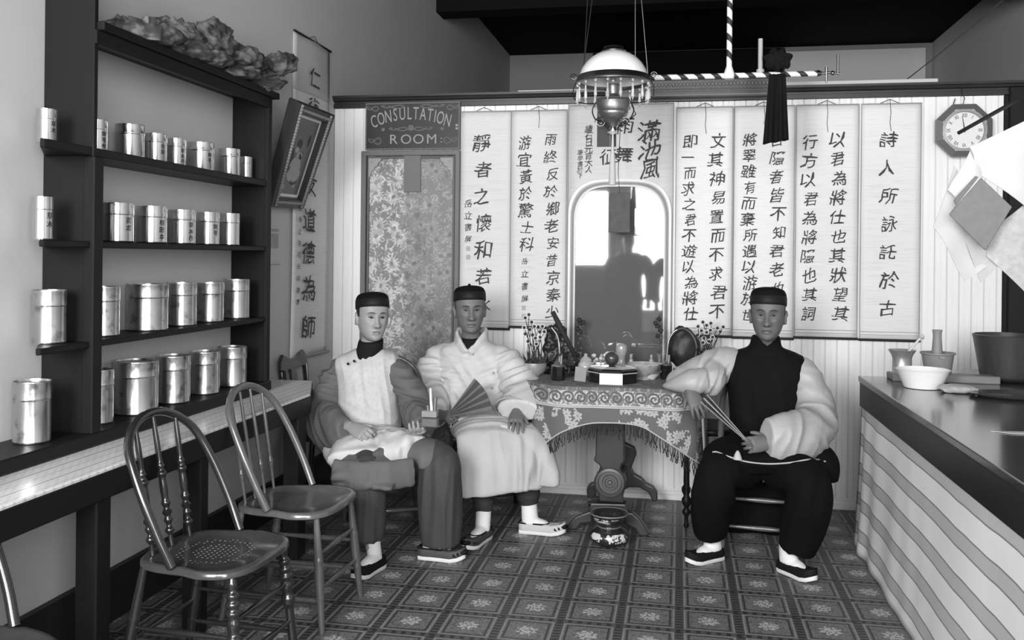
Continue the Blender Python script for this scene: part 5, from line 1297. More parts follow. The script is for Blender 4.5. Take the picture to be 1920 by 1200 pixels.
def strip(M, o, s, pts, lift):
    """ribbon on the face: (x, z, half height)"""
    up = on_face(M, o, s, [(x, z + h) for x, z, h in pts], lift); dn = on_face(M, o, s, [(x, z - h) for x, z, h in pts], lift)
    return MB().grid([up, dn])
def face_parts(root, M, o, s, ms):
    for sx in (1, -1):
        n = 13
        xs = [(.0145 + .029 * i / (n - 1)) for i in range(n)]
        op = o.get('eye', .0042)
        up = [(sx * x, .0005 + (op * 1.0) * math.sin(PI * min(1, max(0, (x - .0145) / .029)) ** .9) + .0025 * (x - .0145) / .029) for x in xs]
        dn = [(sx * x, .0005 - (op * .62) * math.sin(PI * (x - .0145) / .029) + .0025 * (x - .0145) / .029) for x in xs]
        e = part(root, 'eye', MB().grid([on_face(M, o, s, up, .0014), on_face(M, o, s, dn, .0014)]), ms['eye'], fixn=False)
        cx_ = .0295 + sx * o.get('gaze', 0)
        part(e, 'iris', MB().grid([on_face(M, o, s, [(sx * (cx_ + .0062 * math.cos(t)), .0008 + min(.0062, op * 1.0) * math.sin(t)) for t in np.linspace(0, PI, 9)], .0022), on_face(M, o, s, [(sx * (cx_ + .0062 * math.cos(t)), .0008 - min(.0058, op * .62) * math.sin(t)) for t in np.linspace(0, PI, 9)], .0022)]), ms['dark'], fixn=False)
        part(e, 'eyelid', strip(M, o, s, [(a, b + .0012, .0017 + .0006 * math.sin(PI * i / 12)) for i, (a, b) in enumerate(up)], .0028), ms['lid'], fixn=False)
        br = [(sx * (.012 + .036 * t), .0215 + .0075 * math.sin(PI * (.12 + .72 * t)) - .002 * t + o.get('brow', 0) * (1 - t), .0010 + .0024 * math.sin(PI * (.18 + .80 * t))) for t in np.linspace(0, 1, 12)]
        part(root, 'eyebrow', strip(M, o, s, br, .0024), ms['brow'], fixn=False)
        part(root, 'nostril', strip(M, o, s, [(sx * (.004 + .009 * t), -.0445 + .001 * math.sin(PI * t), .0016 * math.sin(PI * t) + .0005) for t in np.linspace(0, 1, 6)], .0016), ms['lid'], fixn=False)
    mw = o.get('mouth', .023)
    ts = np.linspace(-1, 1, 17)
    part(root, 'lips', MB().grid([on_face(M, o, s, [(mw * t, -.0705 + .0078 * (1 - t * t) ** .8 - .0016 * math.exp(-(t / .16) ** 2) - .002 * t * t, ) for t in ts], .0012),
        on_face(M, o, s, [(mw * t, -.0705 - .002 * t * t) for t in ts], .0016), on_face(M, o, s, [(mw * t, -.0705 - .0095 * (1 - t * t) ** .7 - .002 * t * t) for t in ts], .0012)]), ms['lips'], True, fixn=False, angle=0)
    part(root, 'mouth_line', strip(M, o, s, [(mw * 1.05 * t, -.0707 - .0022 * t * t + .0008 * math.cos(t * 5), .0011 * (1.15 - t * t)) for t in ts], .0030), ms['lid'], fixn=False)
def hand_mb(mb, W, d, n, thumb, curls, thumb_c=.5, spread=.06, s=1.0, tdir=None):
    """W wrist, d towards the fingers, n out of the back of the hand, thumb +1/-1 along d x n"""
    d, n = Vector(d).normalized(), Vector(n).normalized(); n = (n - d * n.dot(d)).normalized(); sd = d.cross(n).normalized() * thumb
    W = Vector(W)
    mb.tube([W - d * .03 * s, W, W + d * .025 * s, W + d * .055 * s, W + d * .082 * s, W + d * .092 * s], [(.026 * s, .019 * s), (.027 * s, .019 * s), (.034 * s, .018 * s), (.039 * s, .0155 * s), (.039 * s, .013 * s), (.034 * s, .008 * s)], 16, fixed=(sd, n))
    for i, (off, ln, r) in enumerate(((.0295, .074, .0088), (.010, .082, .0090), (-.0098, .076, .0086), (-.0285, .060, .0076))):
        b = W + d * (.078 - (.004 if i in (0, 3) else 0)) * s + sd * off * s
        a = 0; p = b; js = [tuple(b - d * .02 * s) + (r * 1.05 * s,), tuple(b) + (r * 1.06 * s,)]
        dd = (d + sd * spread * (1.5 - i)).normalized(); ax = n.cross(dd).normalized()
        for j, (fr, cu) in enumerate(zip((.45, .31, .24), curls[i] if isinstance(curls[0], (list, tuple)) else curls)):
            a += cu; v = dd * math.cos(a) - n * math.sin(a)
            p = p + v * ln * fr * s; js.append(tuple(p) + (r * (.98, .90, .70)[j] * s,))
        c = catmull(js, 16); mb.tube([q[:3] for q in c], [float(q[3]) for q in c], 10, up=tuple(n)); mb.ell(js[-1][:3], js[-1][3] * .98, 10, 8)
    tb_ = W + d * .022 * s + sd * .022 * s - n * .006 * s
    if tdir is None: tdir = d * .75 + sd * .75 - n * .35
    t1 = Vector(tdir).normalized(); t2 = (t1 * (1 - thumb_c) + d * thumb_c - n * .25 * thumb_c).normalized()
    mb.tube([tb_ - t1 * .012 * s, tb_ + t1 * .018 * s, tb_ + t1 * .038 * s, tb_ + t1 * .040 * s + t2 * .016 * s, tb_ + t1 * .040 * s + t2 * .030 * s], [.0135 * s, .0135 * s, .0105 * s, .0098 * s, .006 * s], 10)
def nvec(co, d, f_along, f_across, seed):
    """noise squeezed along d: folds run across d"""
    d = np.array(d, float); d /= np.linalg.norm(d)
    al = co @ d; per = co - np.outer(al, d)
    q = per * f_across + np.outer(al, d) * f_along + seed
    return np.array([mnoise.noise(Vector(v)) for v in q])
def folds(me, specs):
    """specs: (centre, radius, direction, amplitude, frequency along, across, seed)"""
    def fn(co, no):
        out = np.zeros(len(co))
        for c, R, d, amp, fa, fc, sd in specs:
            w = np.exp(-((co - np.array(c)) ** 2).sum(1) / R ** 2); k = w > .03
            if not k.any(): continue
            v = nvec(co[k], d, fa, fc, sd); out[k] += 1.5 * amp * w[k] * (1 - 2.6 * np.abs(v))
        return out
    return displace(me, fn)
def clamp_floor(me, z):
    for v in me.vertices:
        if v.co.z < z: v.co.z = z
def shoe(root, heel, toe, m_up, m_sole, m_trim=None, w=.040, label=None):
    h, t = Vector((heel[0], heel[1], 0)), Vector((toe[0], toe[1], 0)); d = (t - h).normalized(); s = Vector((-d.y, d.x, 0)); L = (t - h).length
    prof = [(-.01, .55), (.0, .75), (.1, .92), (.3, .88), (.5, .9), (.7, 1.0), (.85, .86), (.95, .55), (1.0, .22)]
    def ring(z, k, lift):
        up, dn = [], []
        for a, q in prof:
            zz = z + lift * max(0, (a - .72) / .28) ** 1.6 * .020
            up.append(h + d * a * L + s * q * w * k + Vector((0, 0, zz))); dn.append(h + d * a * L - s * q * w * k + Vector((0, 0, zz)))
        return up + dn[::-1]
    part(root, 'shoe_sole', MB().grid([ring(.0015, .001, 1), ring(.0015, .92, 1), ring(.005, 1.02, 1), ring(.020, 1.04, 1), ring(.022, .9, 1), ring(.022, .01, 1)], closed=True), m_sole, True, angle=.8)
    rows = [ring(.021, 1.0, 1)]
    for z, k in ((.032, 1.03), (.045, .98), (.056, .86)):
        r = ring(z, k, 1.0); n = len(r)
        rows.append(r)
    # pull the front closed over the toes, leave the mouth open behind
    top = ring(.060, .60, 1.0)
    rows.append([p if (p - h).dot(d) < .55 * L else p - Vector((0, 0, .012 * ((p - h).dot(d) / L - .55) / .45)) for p in top])
    rows.append([h + d * (min((p - h).dot(d), .98 * L)) + Vector((0, 0, max(p.z - .004, .03))) if (p - h).dot(d) > .5 * L else p for p in rows[-1]])
    sh_ = part(root, 'shoe', MB().grid(rows, closed=True), m_up, True, angle=0, label=label)
    if m_trim:
        R_ = ring(.0575, .86, 1.0); mth = R_[4::-1] + R_[:12:-1]
        fr_ = [R_[13] + d * .0, h + d * .60 * L - s * w * .45 + Vector((0, 0, .0575)), h + d * .63 * L + Vector((0, 0, .0575)), h + d * .60 * L + s * w * .45 + Vector((0, 0, .0575)), R_[4]]
        part(sh_, 'shoe_trim', MB().tube([tuple(q) for q in catmull([tuple(q) for q in mth + fr_], 60)], .0042, 6), m_trim, True)
        for q in (1, -1):
            c = h + d * .82 * L + s * q * w * .93 + Vector((0, 0, .040)); pts = []
            for i in range(18):
                a = i / 17 * 5.0; rr = .015 * (1 - i / 24); pts.append(c + d * rr * math.cos(a) + Vector((0, 0, rr * .8 * math.sin(a))) - s * q * .010 * max(0, math.sin(a)))
            part(sh_, 'toe_scroll', MB().tube(pts, .0045, 6), m_trim, True)
        part(sh_, 'toe_cap', MB().ell(h + d * .94 * L + Vector((0, 0, .050)), (.026, .026, .016), 14, 10), m_trim, True)
    return sh_
def sock(root, ank, heel, toe, m, r=.034):
    h, t = Vector((heel[0], heel[1], 0)), Vector((toe[0], toe[1], 0)); d = (t - h).normalized(); L = (t - h).length; a = Vector(ank)
    mb = MB().tube([a + Vector((0, 0, .03)), a, h + d * .22 * L + Vector((0, 0, .055))], [(r, r), (r * .98, r * 1.0), (r * .95, r * 1.05)], 16, fixed=((-d.y, d.x, 0), tuple(d)))
    mb.tube([h + d * .10 * L + Vector((0, 0, .048)), h + d * .3 * L + Vector((0, 0, .058)), h + d * .52 * L + Vector((0, 0, .052)), h + d * .72 * L + Vector((0, 0, .036))], [(.026, .022), (.032, .030), (.032, .022), (.026, .010)], 14)
    part(root, 'sock', fuse(mb, .005, 4), m, True, angle=0)
def cap(root, M, s, m, m_band, knot=True, tilt=.0, h=.072):
    C = M @ Matrix.Translation((0, .008 * s, .056 * s)) @ Matrix.Rotation(tilt, 4, 'X')
    S = Matrix.Diagonal((.0815 * s, .098 * s, s, 1))
    part(root, 'cap', MB().lathe([tuple(q) for q in catmull([(1.0, -.012), (1.015, .0), (1.01, .028), (.975, h * .64), (.86, h * .86), (.62, h * .98), (.32, h * 1.04), (.0001, h * 1.05)], 26)], 44, (0, 0, 0), C @ S, caps=False), m, True, angle=0)
    cb = part(root, 'cap_band', MB().lathe([(.99, -.016), (1.03, -.014), (1.04, .0), (1.035, .026), (1.0, .029), (.97, .0)], 44, (0, 0, 0), C @ S, caps=False), m_band, True, angle=0)
    if knot: part(root, 'cap_knot', MB().ell(C @ Vector((0, 0, (h * 1.05 + .004) * s)), .009, 12, 8), m, True)
def hair(root, M, s, m):
    zs = np.linspace(-.055, .05, 12); rows = []
    for z in zs:
        w, f, b = hsec(z); r = []
        for k in range(27):
            a = -.30 + (PI + .60) * k / 26; c, sn = math.cos(a), math.sin(a)
            if z < .0 : a2 = .42 + (PI - .84) * k / 26; c, sn = math.cos(a2), math.sin(a2)
            r.append(M @ Vector((w * 1.035 * c * s, (b if sn > 0 else f) * 1.03 * sn * s, z * s)))
        rows.append(r)
    part(root, 'hair', MB().grid(rows), m, True, angle=0)
M_EYE = mat('eye_white', 104, .6, .05, spec=.1); M_IRIS = mat('dark_iris', 16, .6, .05, spec=.1); M_LID = mat('dark_lash_line', 40, .6, .05)
M_HAIR = mat('black_hair', 24, .4, .2, 40); M_CAPB = mat('black_silk_cap', 16, .85, .15, 10, spec=.1); M_CAPBAND = mat('satin_cap_band', 24, .6, .15, 10, spec=.2)
M_SOCK = mat('white_stockings', 215, .8, .04, 10, bump=.15, bscale=60); M_SOLE = mat('white_shoe_sole', 215, .7, .06); M_SHOE = mat('black_cloth_shoe', 18, .7, .3, 20, spec=.2)
M_SHOEG = mat('dark_grey_shoe', 62, .6, .25, 30); M_SHOEL = mat('pale_cloth_shoe', 176, .7, .12, 20)
def skin(name, v, soft=.05):
    m = mat(name, v, .5, soft, 14.0, bump=.08, bscale=160, spec=.35)
    return m, dict(eye=M_EYE, dark=M_IRIS, lid=M_LID, brow=mat(name + '_brow', v * .42, .7, .15, 60), lips=mat(name + '_lips', v * .78, .45, .06))
def head_mtx(pos, yaw, pitch=0.0, roll=0.0):
    return Matrix.Translation(pos) @ Matrix.Rotation(yaw, 4, 'Z') @ Matrix.Rotation(pitch, 4, 'X') @ Matrix.Rotation(roll, 4, 'Y')
def core(mb, neck, chest, pel, sh, el, wr, kn, an, s=1.0):
    """the hidden continuous body under the clothes"""
    mb.tube([neck[0], neck[1], Vector(chest) + Vector((0, 0, .10)), chest, pel], [(.050, .052), (.055, .056), (.10, .065), (.115, .075), (.12, .085)], 16, fixed=((1, 0, 0), (0, 1, 0)))
    for i in (0, 1):
        mb.tube([Vector(chest) + Vector((0, 0, .10)), sh[i], el[i], wr[i]], [.04, .042, .036, .024], 12)
        mb.tube([pel, kn[i], an[i], (an[i][0], an[i][1], .075)], [.065, .05, .026, .022], 12)
def tub(mb, pts, r, n=20, k=18, up=(0, 0, 1)):
    """smoothly swept sleeve or leg: control points with (side, up) radii"""
    q = [(tuple(p) + (tuple(a) if isinstance(a, (tuple, list)) else (a, a))) for p, a in zip(pts, r)]
    s = catmull(q, k); return mb.tube([c[:3] for c in s], [(float(c[3]), float(c[4])) for c in s], n, up=up)
def lofted(mb, secs, n=36, k=30, p=2.6):
    """stack of superellipse sections (z, cx, cy, rx, ry)"""
    rows = []
    for z, cx_, cy_, rx, ry in catmull(secs, k):
        r = []
        for i in range(n):
            a = 2 * PI * i / n; c, s = math.cos(a), math.sin(a); m_ = (abs(c) ** p + abs(s) ** p) ** (-1 / p)
            r.append((cx_ + rx * m_ * c, cy_ + ry * m_ * s, z))
        rows.append(r)
    b = len(mb.v); mb.grid(rows, closed=True)
    mb.f.append(tuple(b + i for i in range(n - 1, -1, -1))); mb.f.append(tuple(b + (k - 1) * n + i for i in range(n)))
    return mb
# ---------------------------------------------------------------- man on the left: grey gown, pale long vest
def cloth(name, v, rough=.8, var=.08, scale=8, bump=.25, bscale=90, **k): return mat(name, v, rough, var, scale, bump=bump, bscale=bscale, **k)
M_G1 = cloth('grey_cotton_gown', 88, .8, .10); M_V1 = cloth('pale_brocade_vest', 182, .75, .09, 16, fn=lambda u, v, w, vec, b: b * (1.0 - step(nz(vec, 42.0, 3.0, dist=1.0), .5, .62) * .10))
M_T1 = cloth('dark_grey_trousers', 56, .75, .14, 6); M_C1 = cloth('black_collar', 24, .85, spec=.15); M_R1 = cloth('white_under_robe', 188, .8, .05)
m1 = thing('person', 'seated man in grey wide sleeves and pale long vest, leftmost of the three', 'person', (-1.46, 4.40, 0))
S1, P1 = skin('light_skin', 138)
H1 = head_mtx(at(698, 594, Y=4.43), .325 + .30, .03, 0.03); hs1 = 1.0
o1 = dict(cheek=.004, hollow=.0005, eye=.0044, mouth=.0225, gaze=.002)
hp = H1.translation
body = MB(); head_mb(body, H1, o1, hs1)
neck = (tuple(hp + Vector((.0, .02, -.07))), (-1.56, 4.475, .975))
W1L, W1R = Vector((-1.530, 4.130, .612)), Vector((-1.205, 4.20, .600))
core(body, neck, (-1.56, 4.50, .80), (-1.55, 4.53, .53), ((-1.72, 4.50, .815), (-1.41, 4.46, .81)), ((-1.79, 4.40, .62), (-1.265, 4.42, .67)), (W1L, W1R), ((-1.42, 4.06, .46), (-1.12, 4.14, .48)), ((-1.365, 3.955, .10), (-1.14, 4.155, .10)))
# image-left hand lies knuckles forward on the lap, fingers bent
hand_mb(body, W1L, (.80, -.42, -.18), (.05, -.75, .66), -1, [(.55, .9, .6), (.6, .95, .6), (.65, .95, .6), (.7, .95, .6)], .6, .05, 1.02)
# other hand cups the little box
hand_mb(body, W1R, (.10, -.90, .02), (.2, -.2, -1.0), -1, [(.5, .6, .5), (.55, .65, .5), (.6, .65, .5), (.6, .6, .5)], .4, .05, .95, tdir=(.85, -.4, .35))
part(m1, 'body', fuse(body, .0032, 2, .4), S1, True, angle=0)
face_parts(m1, H1, o1, hs1, P1); hair(m1, H1, hs1, M_HAIR); cap(m1, H1, hs1, M_CAPB, M_CAPBAND, False, -.22, .064)
# collar
part(m1, 'collar', fuse(MB().tube([(-1.562, 4.455, .91), (-1.556, 4.455, .95), (-1.550, 4.458, 1.00)], [(.072, .078), (.068, .070), (.064, .062)], 24, fixed=((1, 0, 0), (0, 1, .25))), .006, 3), M_C1, True, angle=0)
# gown with wide sleeves
g = MB(); lofted(g, [(.42, -1.54, 4.46, .17, .16), (.6, -1.56, 4.50, .150, .115), (.78, -1.56, 4.50, .150, .105), (.87, -1.56, 4.50, .160, .095), (.91, -1.56, 4.49, .105, .07), (.93, -1.56, 4.49, .06, .05)])
tub(g, [(-1.66, 4.50, .86), (-1.735, 4.50, .815), (-1.772, 4.45, .70), (-1.785, 4.385, .625), (-1.71, 4.28, .575), (-1.62, 4.19, .575), (-1.56, 4.145, .595)], [.06, .074, (.078, .08), (.092, .092), (.080, .115), (.064, .105), (.048, .062)], k=26)
g.tube([(-1.70, 4.30, .52), (-1.64, 4.22, .44), (-1.612, 4.19, .405)], [(.05, .06), (.035, .05), (.01, .015)], 12)
tub(g, [(-1.46, 4.47, .86), (-1.39, 4.46, .82), (-1.335, 4.44, .74), (-1.285, 4.40, .66), (-1.245, 4.31, .62), (-1.21, 4.225, .595)], [.06, .068, .072, .078, (.072, .088), (.052, .066)], k=24)
# skirt of the gown hanging over the knees
tub(g, [(-1.60, 4.42, .475), (-1.45, 4.10, .455), (-1.41, 3.97, .435), (-1.40, 3.935, .41), (-1.40, 3.925, .378)], [(.13, .07), (.13, .08), (.14, .055), (.15, .035), (.155, .025)], k=22)
tub(g, [(-1.50, 4.42, .49), (-1.25, 4.22, .495), (-1.13, 4.13, .50), (-1.095, 4.10, .45), (-1.10, 4.10, .405)], [(.12, .07), (.115, .07), (.10, .065), (.095, .04), (.05, .02)], k=22)
g.tube([(-1.50, 4.25, .50), (-1.30, 4.10, .49)], [(.12, .055), (.14, .05)], 16)
g.tube([(-1.545, 3.950, .437), (-1.40, 3.918, .432), (-1.28, 3.955, .434), (-1.185, 4.02, .442)], [(.022, .066), (.030, .068), (.028, .070), (.020, .068)], 14)
gm = fuse(g, .007, 8)
folds(gm, [((-1.80, 4.44, .76), .16, (.1, .2, 1), .010, 26, 5, 1), ((-1.74, 4.30, .58), .15, (.6, -.5, .6), .014, 24, 5, 4), ((-1.29, 4.42, .74), .14, (.2, -.2, 1), .011, 28, 6, 9), ((-1.24, 4.32, .62), .10, (.2, -.8, .4), .010, 30, 7, 2), ((-1.76, 4.50, .86), .09, (1, 0, -.6), .008, 34, 8, 12), ((-1.4, 4.0, .43), .2, (1, .2, 0), .005, 20, 3, 5)])
part(m1, 'gown', gm, M_G1, True, angle=0)
# white under robe lying across the lap
g = MB()
tub(g, [(-1.60, 4.44, .505), (-1.49, 4.16, .500), (-1.45, 4.02, .480)], [(.13, .085), (.14, .075), (.150, .050)], k=14)
tub(g, [(-1.50, 4.40, .505), (-1.33, 4.20, .512), (-1.215, 4.12, .515)], [(.14, .085), (.14, .075), (.10, .06)], k=14)
g.tube([(-1.66, 4.22, .48), (-1.60, 4.13, .44), (-1.575, 4.10, .405)], [(.05, .06), (.035, .05), (.012, .02)], 10)
gm = fuse(g, .007, 8); folds(gm, [((-1.4, 4.13, .55), .25, (.5, -.8, 0), .007, 16, 4, 3), ((-1.28, 4.15, .56), .14, (.8, .5, 0), .010, 18, 5, 8)])
part(m1, 'under_robe', gm, M_R1, True, angle=0)
# long sleeveless vest, its skirt lying forward on the lap
g = MB(); lofted(g, [(.50, -1.535, 4.40, .155, .17), (.58, -1.55, 4.45, .158, .150), (.68, -1.56, 4.475, .152, .138), (.80, -1.565, 4.48, .158, .132), (.86, -1.572, 4.48, .166, .125), (.895, -1.572, 4.485, .168, .108), (.925, -1.562, 4.488, .135, .09), (.948, -1.56, 4.49, .085, .072)], p=2.5)
tub(g, [(-1.535, 4.42, .545), (-1.475, 4.25, .535), (-1.44, 4.165, .525), (-1.43, 4.135, .515)], [(.15, .06), (.135, .055), (.125, .050), (.12, .042)], k=14)
gm = fuse(g, .007, 8); folds(gm, [((-1.54, 4.36, .80), .30, (1, .3, .1), .005, 20, 3, 21), ((-1.52, 4.3, .58), .14, (.2, -.5, .9), .007, 18, 4, 6)])
part(m1, 'vest', gm, M_V1, True, angle=0)
bt_ = MB()
for q in ((-1.633, 4.352, .885), (-1.60, 4.35, .90)): bt_.ell(q, (.007, .005, .007), 8, 6)
part(m1, 'buttons', bt_, M_C1, True)
# trousers
g = MB(); tub(g, [(-1.50, 4.25, .46), (-1.415, 4.03, .455), (-1.40, 3.99, .36), (-1.385, 3.975, .22), (-1.372, 3.96, .125)], [.08, (.078, .078), (.082, .075), (.075, .07), (.055, .055)], k=26, up=(0, 1, 0))
tub(g, [(-1.36, 4.28, .46), (-1.12, 4.14, .465), (-1.09, 4.12, .38), (-1.085, 4.13, .22), (-1.085, 4.135, .085)], [.085, (.100, .095), (.105, .10), (.098, .09), (.088, .075)], k=26, up=(0, 1, 0))
gm = fuse(g, .007, 7); folds(gm, [((-1.39, 3.97, .26), .22, (1, .2, 0), .006, 22, 2.5, 4), ((-1.08, 4.08, .26), .25, (1, .2, 0), .008, 20, 2.0, 7)])
part(m1, 'trousers', gm, M_T1, True, angle=0)
sock(m1, (-1.358, 3.965, .12), (-1.335, 4.005), (-1.385, 3.785), M_SOCK); shoe(m1, (-1.335, 4.005), (-1.385, 3.785), M_SHOE, M_SOLE)
sock(m1, (-1.125, 4.158, .11), (-1.195, 4.165), (-.970, 4.15), M_SOCK); shoe(m1, (-1.195, 4.165), (-.970, 4.15), M_SHOEG, M_SOLE, M_SHOE)
# the little metal water pipe box he holds
b = at(806, 786, Y=4.10); s = mpp(b)
wp = thing('hand_water_pipe', 'small metal tobacco pipe box held in the left man\'s hand', 'pipe', (b.x, 4.10, b.z - 14 * s))
part(wp, 'case', MB().box(b.x - 15 * s, b.x + 15 * s, 4.085, 4.125, b.z - 14 * s, b.z + 2 * s), mat('grey_box_metal', 96, .4, .15, 10), bevel=.004)
part(wp, 'lid', MB().box(b.x - 15 * s, b.x + 14 * s, 4.086, 4.124, b.z + 4 * s, b.z + 16 * s), mat('grey_box_lid', 132, .4, .15, 10), bevel=.003)
part(wp, 'tube', MB().tube([(b.x - 4 * s, 4.10, b.z + 14 * s), (b.x - 5 * s, 4.10, b.z + 26 * s)], .006, 10), bpy.data.materials['grey_pewter'], True)
part(wp, 'tube', MB().tube([(b.x + 3 * s, 4.105, b.z + 14 * s), (b.x + 1 * s, 4.105, b.z + 36 * s), (b.x + 0 * s, 4.105, b.z + 58 * s)], [.008, .006, .005], 10), M_SOCK, True, label='pale upright pipe stem')
part(wp, 'tube', MB().tube([(b.x + 9 * s, 4.10, b.z + 14 * s), (b.x + 10 * s, 4.10, b.z + 42 * s)], .009, 10), bpy.data.materials['grey_pewter'], True)
# ---------------------------------------------------------------- man in the middle: white jacket, pale robe, open fan
M_J2 = cloth('white_silk_jacket', 182, .6, .05, 12, spec=.5); M_R2 = cloth('pale_grey_robe', 170, .85, .07, 14); M_TRIM2 = cloth('grey_cuff_band', 150, .8, .05)
M_L2 = cloth('dark_leggings', 44, .8, .15, 10); M_FAN = mat('dark_fan_ribs', 62, .5, .2, 20)
m2 = thing('person', 'seated man in wide white jacket holding an open dark fan, middle of the three', 'person', (-1.0, 4.75, 0))
S2, P2 = skin('tanned_skin', 100)
H2 = head_mtx(at(881, 580, Y=4.88), .228 + .10, .05, -.02); hs2 = 1.06; hp = H2.translation
o2 = dict(cheek=.007, hollow=.004, eye=.0032, mouth=.024, brow=-.002)
body = MB(); head_mb(body, H2, o2, hs2)
W2L, W2R = Vector((-1.235, 4.66, .592)), Vector((-.825, 4.66, .625))
core(body, (tuple(hp + Vector((0, .02, -.07))), (-1.13, 4.93, .97)), (-1.12, 4.95, .80), (-1.06, 4.94, .53), ((-1.31, 4.96, .89), (-.94, 4.94, .89)), ((-1.34, 4.85, .68), (-.82, 4.85, .70)), (W2L, W2R), ((-1.03, 4.56, .47), (-.77, 4.58, .48)), ((-.965, 4.505, .10), (-.755, 4.67, .10)))
hand_mb(body, W2L, (.78, -.60, .10), (-.15, -.55, .80), -1, [(.85, 1.1, .7), (.9, 1.1, .7), (.95, 1.1, .7), (1.0, 1.1, .7)], .7, .02, 1.0)
hand_mb(body, W2R, (.12, -.88, -.35), (.05, -.30, .95), -1, [(.25, .35, .25), (.22, .32, .25), (.25, .35, .25), (.3, .4, .3)], .3, .10, 1.0)
part(m2, 'body', fuse(body, .0032, 2, .4), S2, True, angle=0)
face_parts(m2, H2, o2, hs2, P2); hair(m2, H2, hs2, M_HAIR); cap(m2, H2, hs2, M_CAPB, M_CAPBAND, True, -.20, .062)
part(m2, 'inner_collar', fuse(MB().tube([(-1.132, 4.90, .93), (-1.128, 4.90, .955), (-1.125, 4.90, .985)], [(.060, .068), (.058, .062), (.052, .054)], 24, fixed=((1, 0, 0), (0, 1, .25))), .006, 3), M_C1, True, angle=0)
g = MB(); lofted(g, [(.50, -1.06, 4.90, .19, .14), (.60, -1.09, 4.92, .185, .135), (.72, -1.11, 4.94, .175, .125), (.82, -1.12, 4.945, .19, .12), (.89, -1.125, 4.95, .20, .11), (.93, -1.13, 4.95, .155, .09), (.955, -1.13, 4.95, .10, .075), (.968, -1.13, 4.94, .076, .07)])
# standing white collar, open at the throat
for sx in (1, -1):
    g.tube([(-1.13 + sx * .045, 4.985, 1.0), (-1.13 + sx * .078, 4.95, .995), (-1.13 + sx * .080, 4.91, .98), (-1.13 + sx * .058, 4.865, .95), (-1.13 + sx * .014, 4.835, .905)], [(.012, .045), (.012, .045), (.012, .042), (.012, .034), (.010, .020)], 10)
tub(g, [(-1.24, 4.95, .88), (-1.325, 4.95, .84), (-1.365, 4.90, .74), (-1.365, 4.83, .655), (-1.30, 4.735, .61), (-1.245, 4.665, .592)], [.07, .085, .09, .10, (.085, .10), (.055, .075)], k=26)
tub(g, [(-1.01, 4.945, .88), (-.925, 4.93, .84), (-.865, 4.90, .765), (-.815, 4.84, .705), (-.805, 4.745, .665), (-.815, 4.66, .632)], [.07, .088, .095, .10, (.105, .085), (.120, .060)], k=26)
tub(g, [(-1.06, 4.88, .54), (-1.03, 4.76, .555), (-1.01, 4.66, .548)], [(.19, .09), (.19, .065), (.18, .045)], k=12)
gm = fuse(g, .007, 7)
folds(gm, [((-1.33, 4.90, .78), .17, (.1, .2, 1), .011, 24, 5, 2), ((-1.31, 4.76, .62), .13, (.6, -.5, .4), .010, 26, 6, 4), ((-.87, 4.88, .78), .16, (-.5, .2, 1), .011, 24, 5, 6), ((-1.12, 4.83, .78), .22, (.8, 0, .5), .006, 16, 4, 8), ((-1.2, 4.86, .66), .12, (.5, 0, 1), .010, 26, 6, 10), ((-.95, 4.84, .68), .12, (-.4, 0, 1), .009, 26, 6, 14)])
part(m2, 'jacket', gm, M_J2, True, angle=0)
cuff = [(-.815 + .124 * math.cos(t), 4.655 - .012 * math.sin(t), .630 + .064 * math.sin(t) - .045 * math.cos(t) * .4) for t in np.linspace(0, 2 * PI, 40)]
rows = [cuff, [(x, y - .001, z) for x, y, z in [(-.815 + (x + .815) * 1.03, y, .63 + (z - .63) * 1.05) for x, y, z in cuff]], [(-.815 + (x + .815) * 1.02, y + .035, .636 + (z - .63) * 1.08) for x, y, z in cuff]]
part(m2, 'cuff_band', MB().grid(rows), M_TRIM2, True, label='grey band round the wide cuff', angle=0)
bt_ = MB()
for q in ((-1.27, 4.865, .895), (-1.10, 4.832, .90), (-.985, 4.835, .80), (-.99, 4.83, .72)): bt_.ell(q, (.008, .006, .008), 8, 6)
part(m2, 'buttons', bt_, M_TRIM2, True)
# robe skirt over the lap, falling to the shins
g = MB()
tub(g, [(-1.05, 4.90, .505), (-.99, 4.72, .52), (-.92, 4.575, .515), (-.895, 4.515, .46), (-.885, 4.488, .35), (-.875, 4.47, .248)], [(.19, .085), (.20, .08), (.205, .065), (.205, .05), (.215, .05), (.225, .05)], n=30, k=26)
tub(g, [(-1.0, 4.72, .50), (-.80, 4.66, .505), (-.70, 4.62, .46), (-.665, 4.60, .36), (-.645, 4.585, .265)], [(.13, .075), (.13, .07), (.08, .06), (.05, .07), (.035, .075)], n=20, k=20)
gm = fuse(g, .008, 8)
folds(gm, [((-.88, 4.46, .40), .24, (1, .1, .25), .006, 14, 2.2, 3), ((-.95, 4.62, .58), .22, (.25, -.9, .1), .006, 22, 4, 7), ((-.68, 4.57, .36), .16, (1, .2, 0), .010, 22, 3, 5)])
for v in gm.vertices:
    if v.co.z < .27: v.co.z += .010 * math.sin(v.co.x * 9 + 1.0)
part(m2, 'robe_skirt', gm, M_R2, True, angle=0)
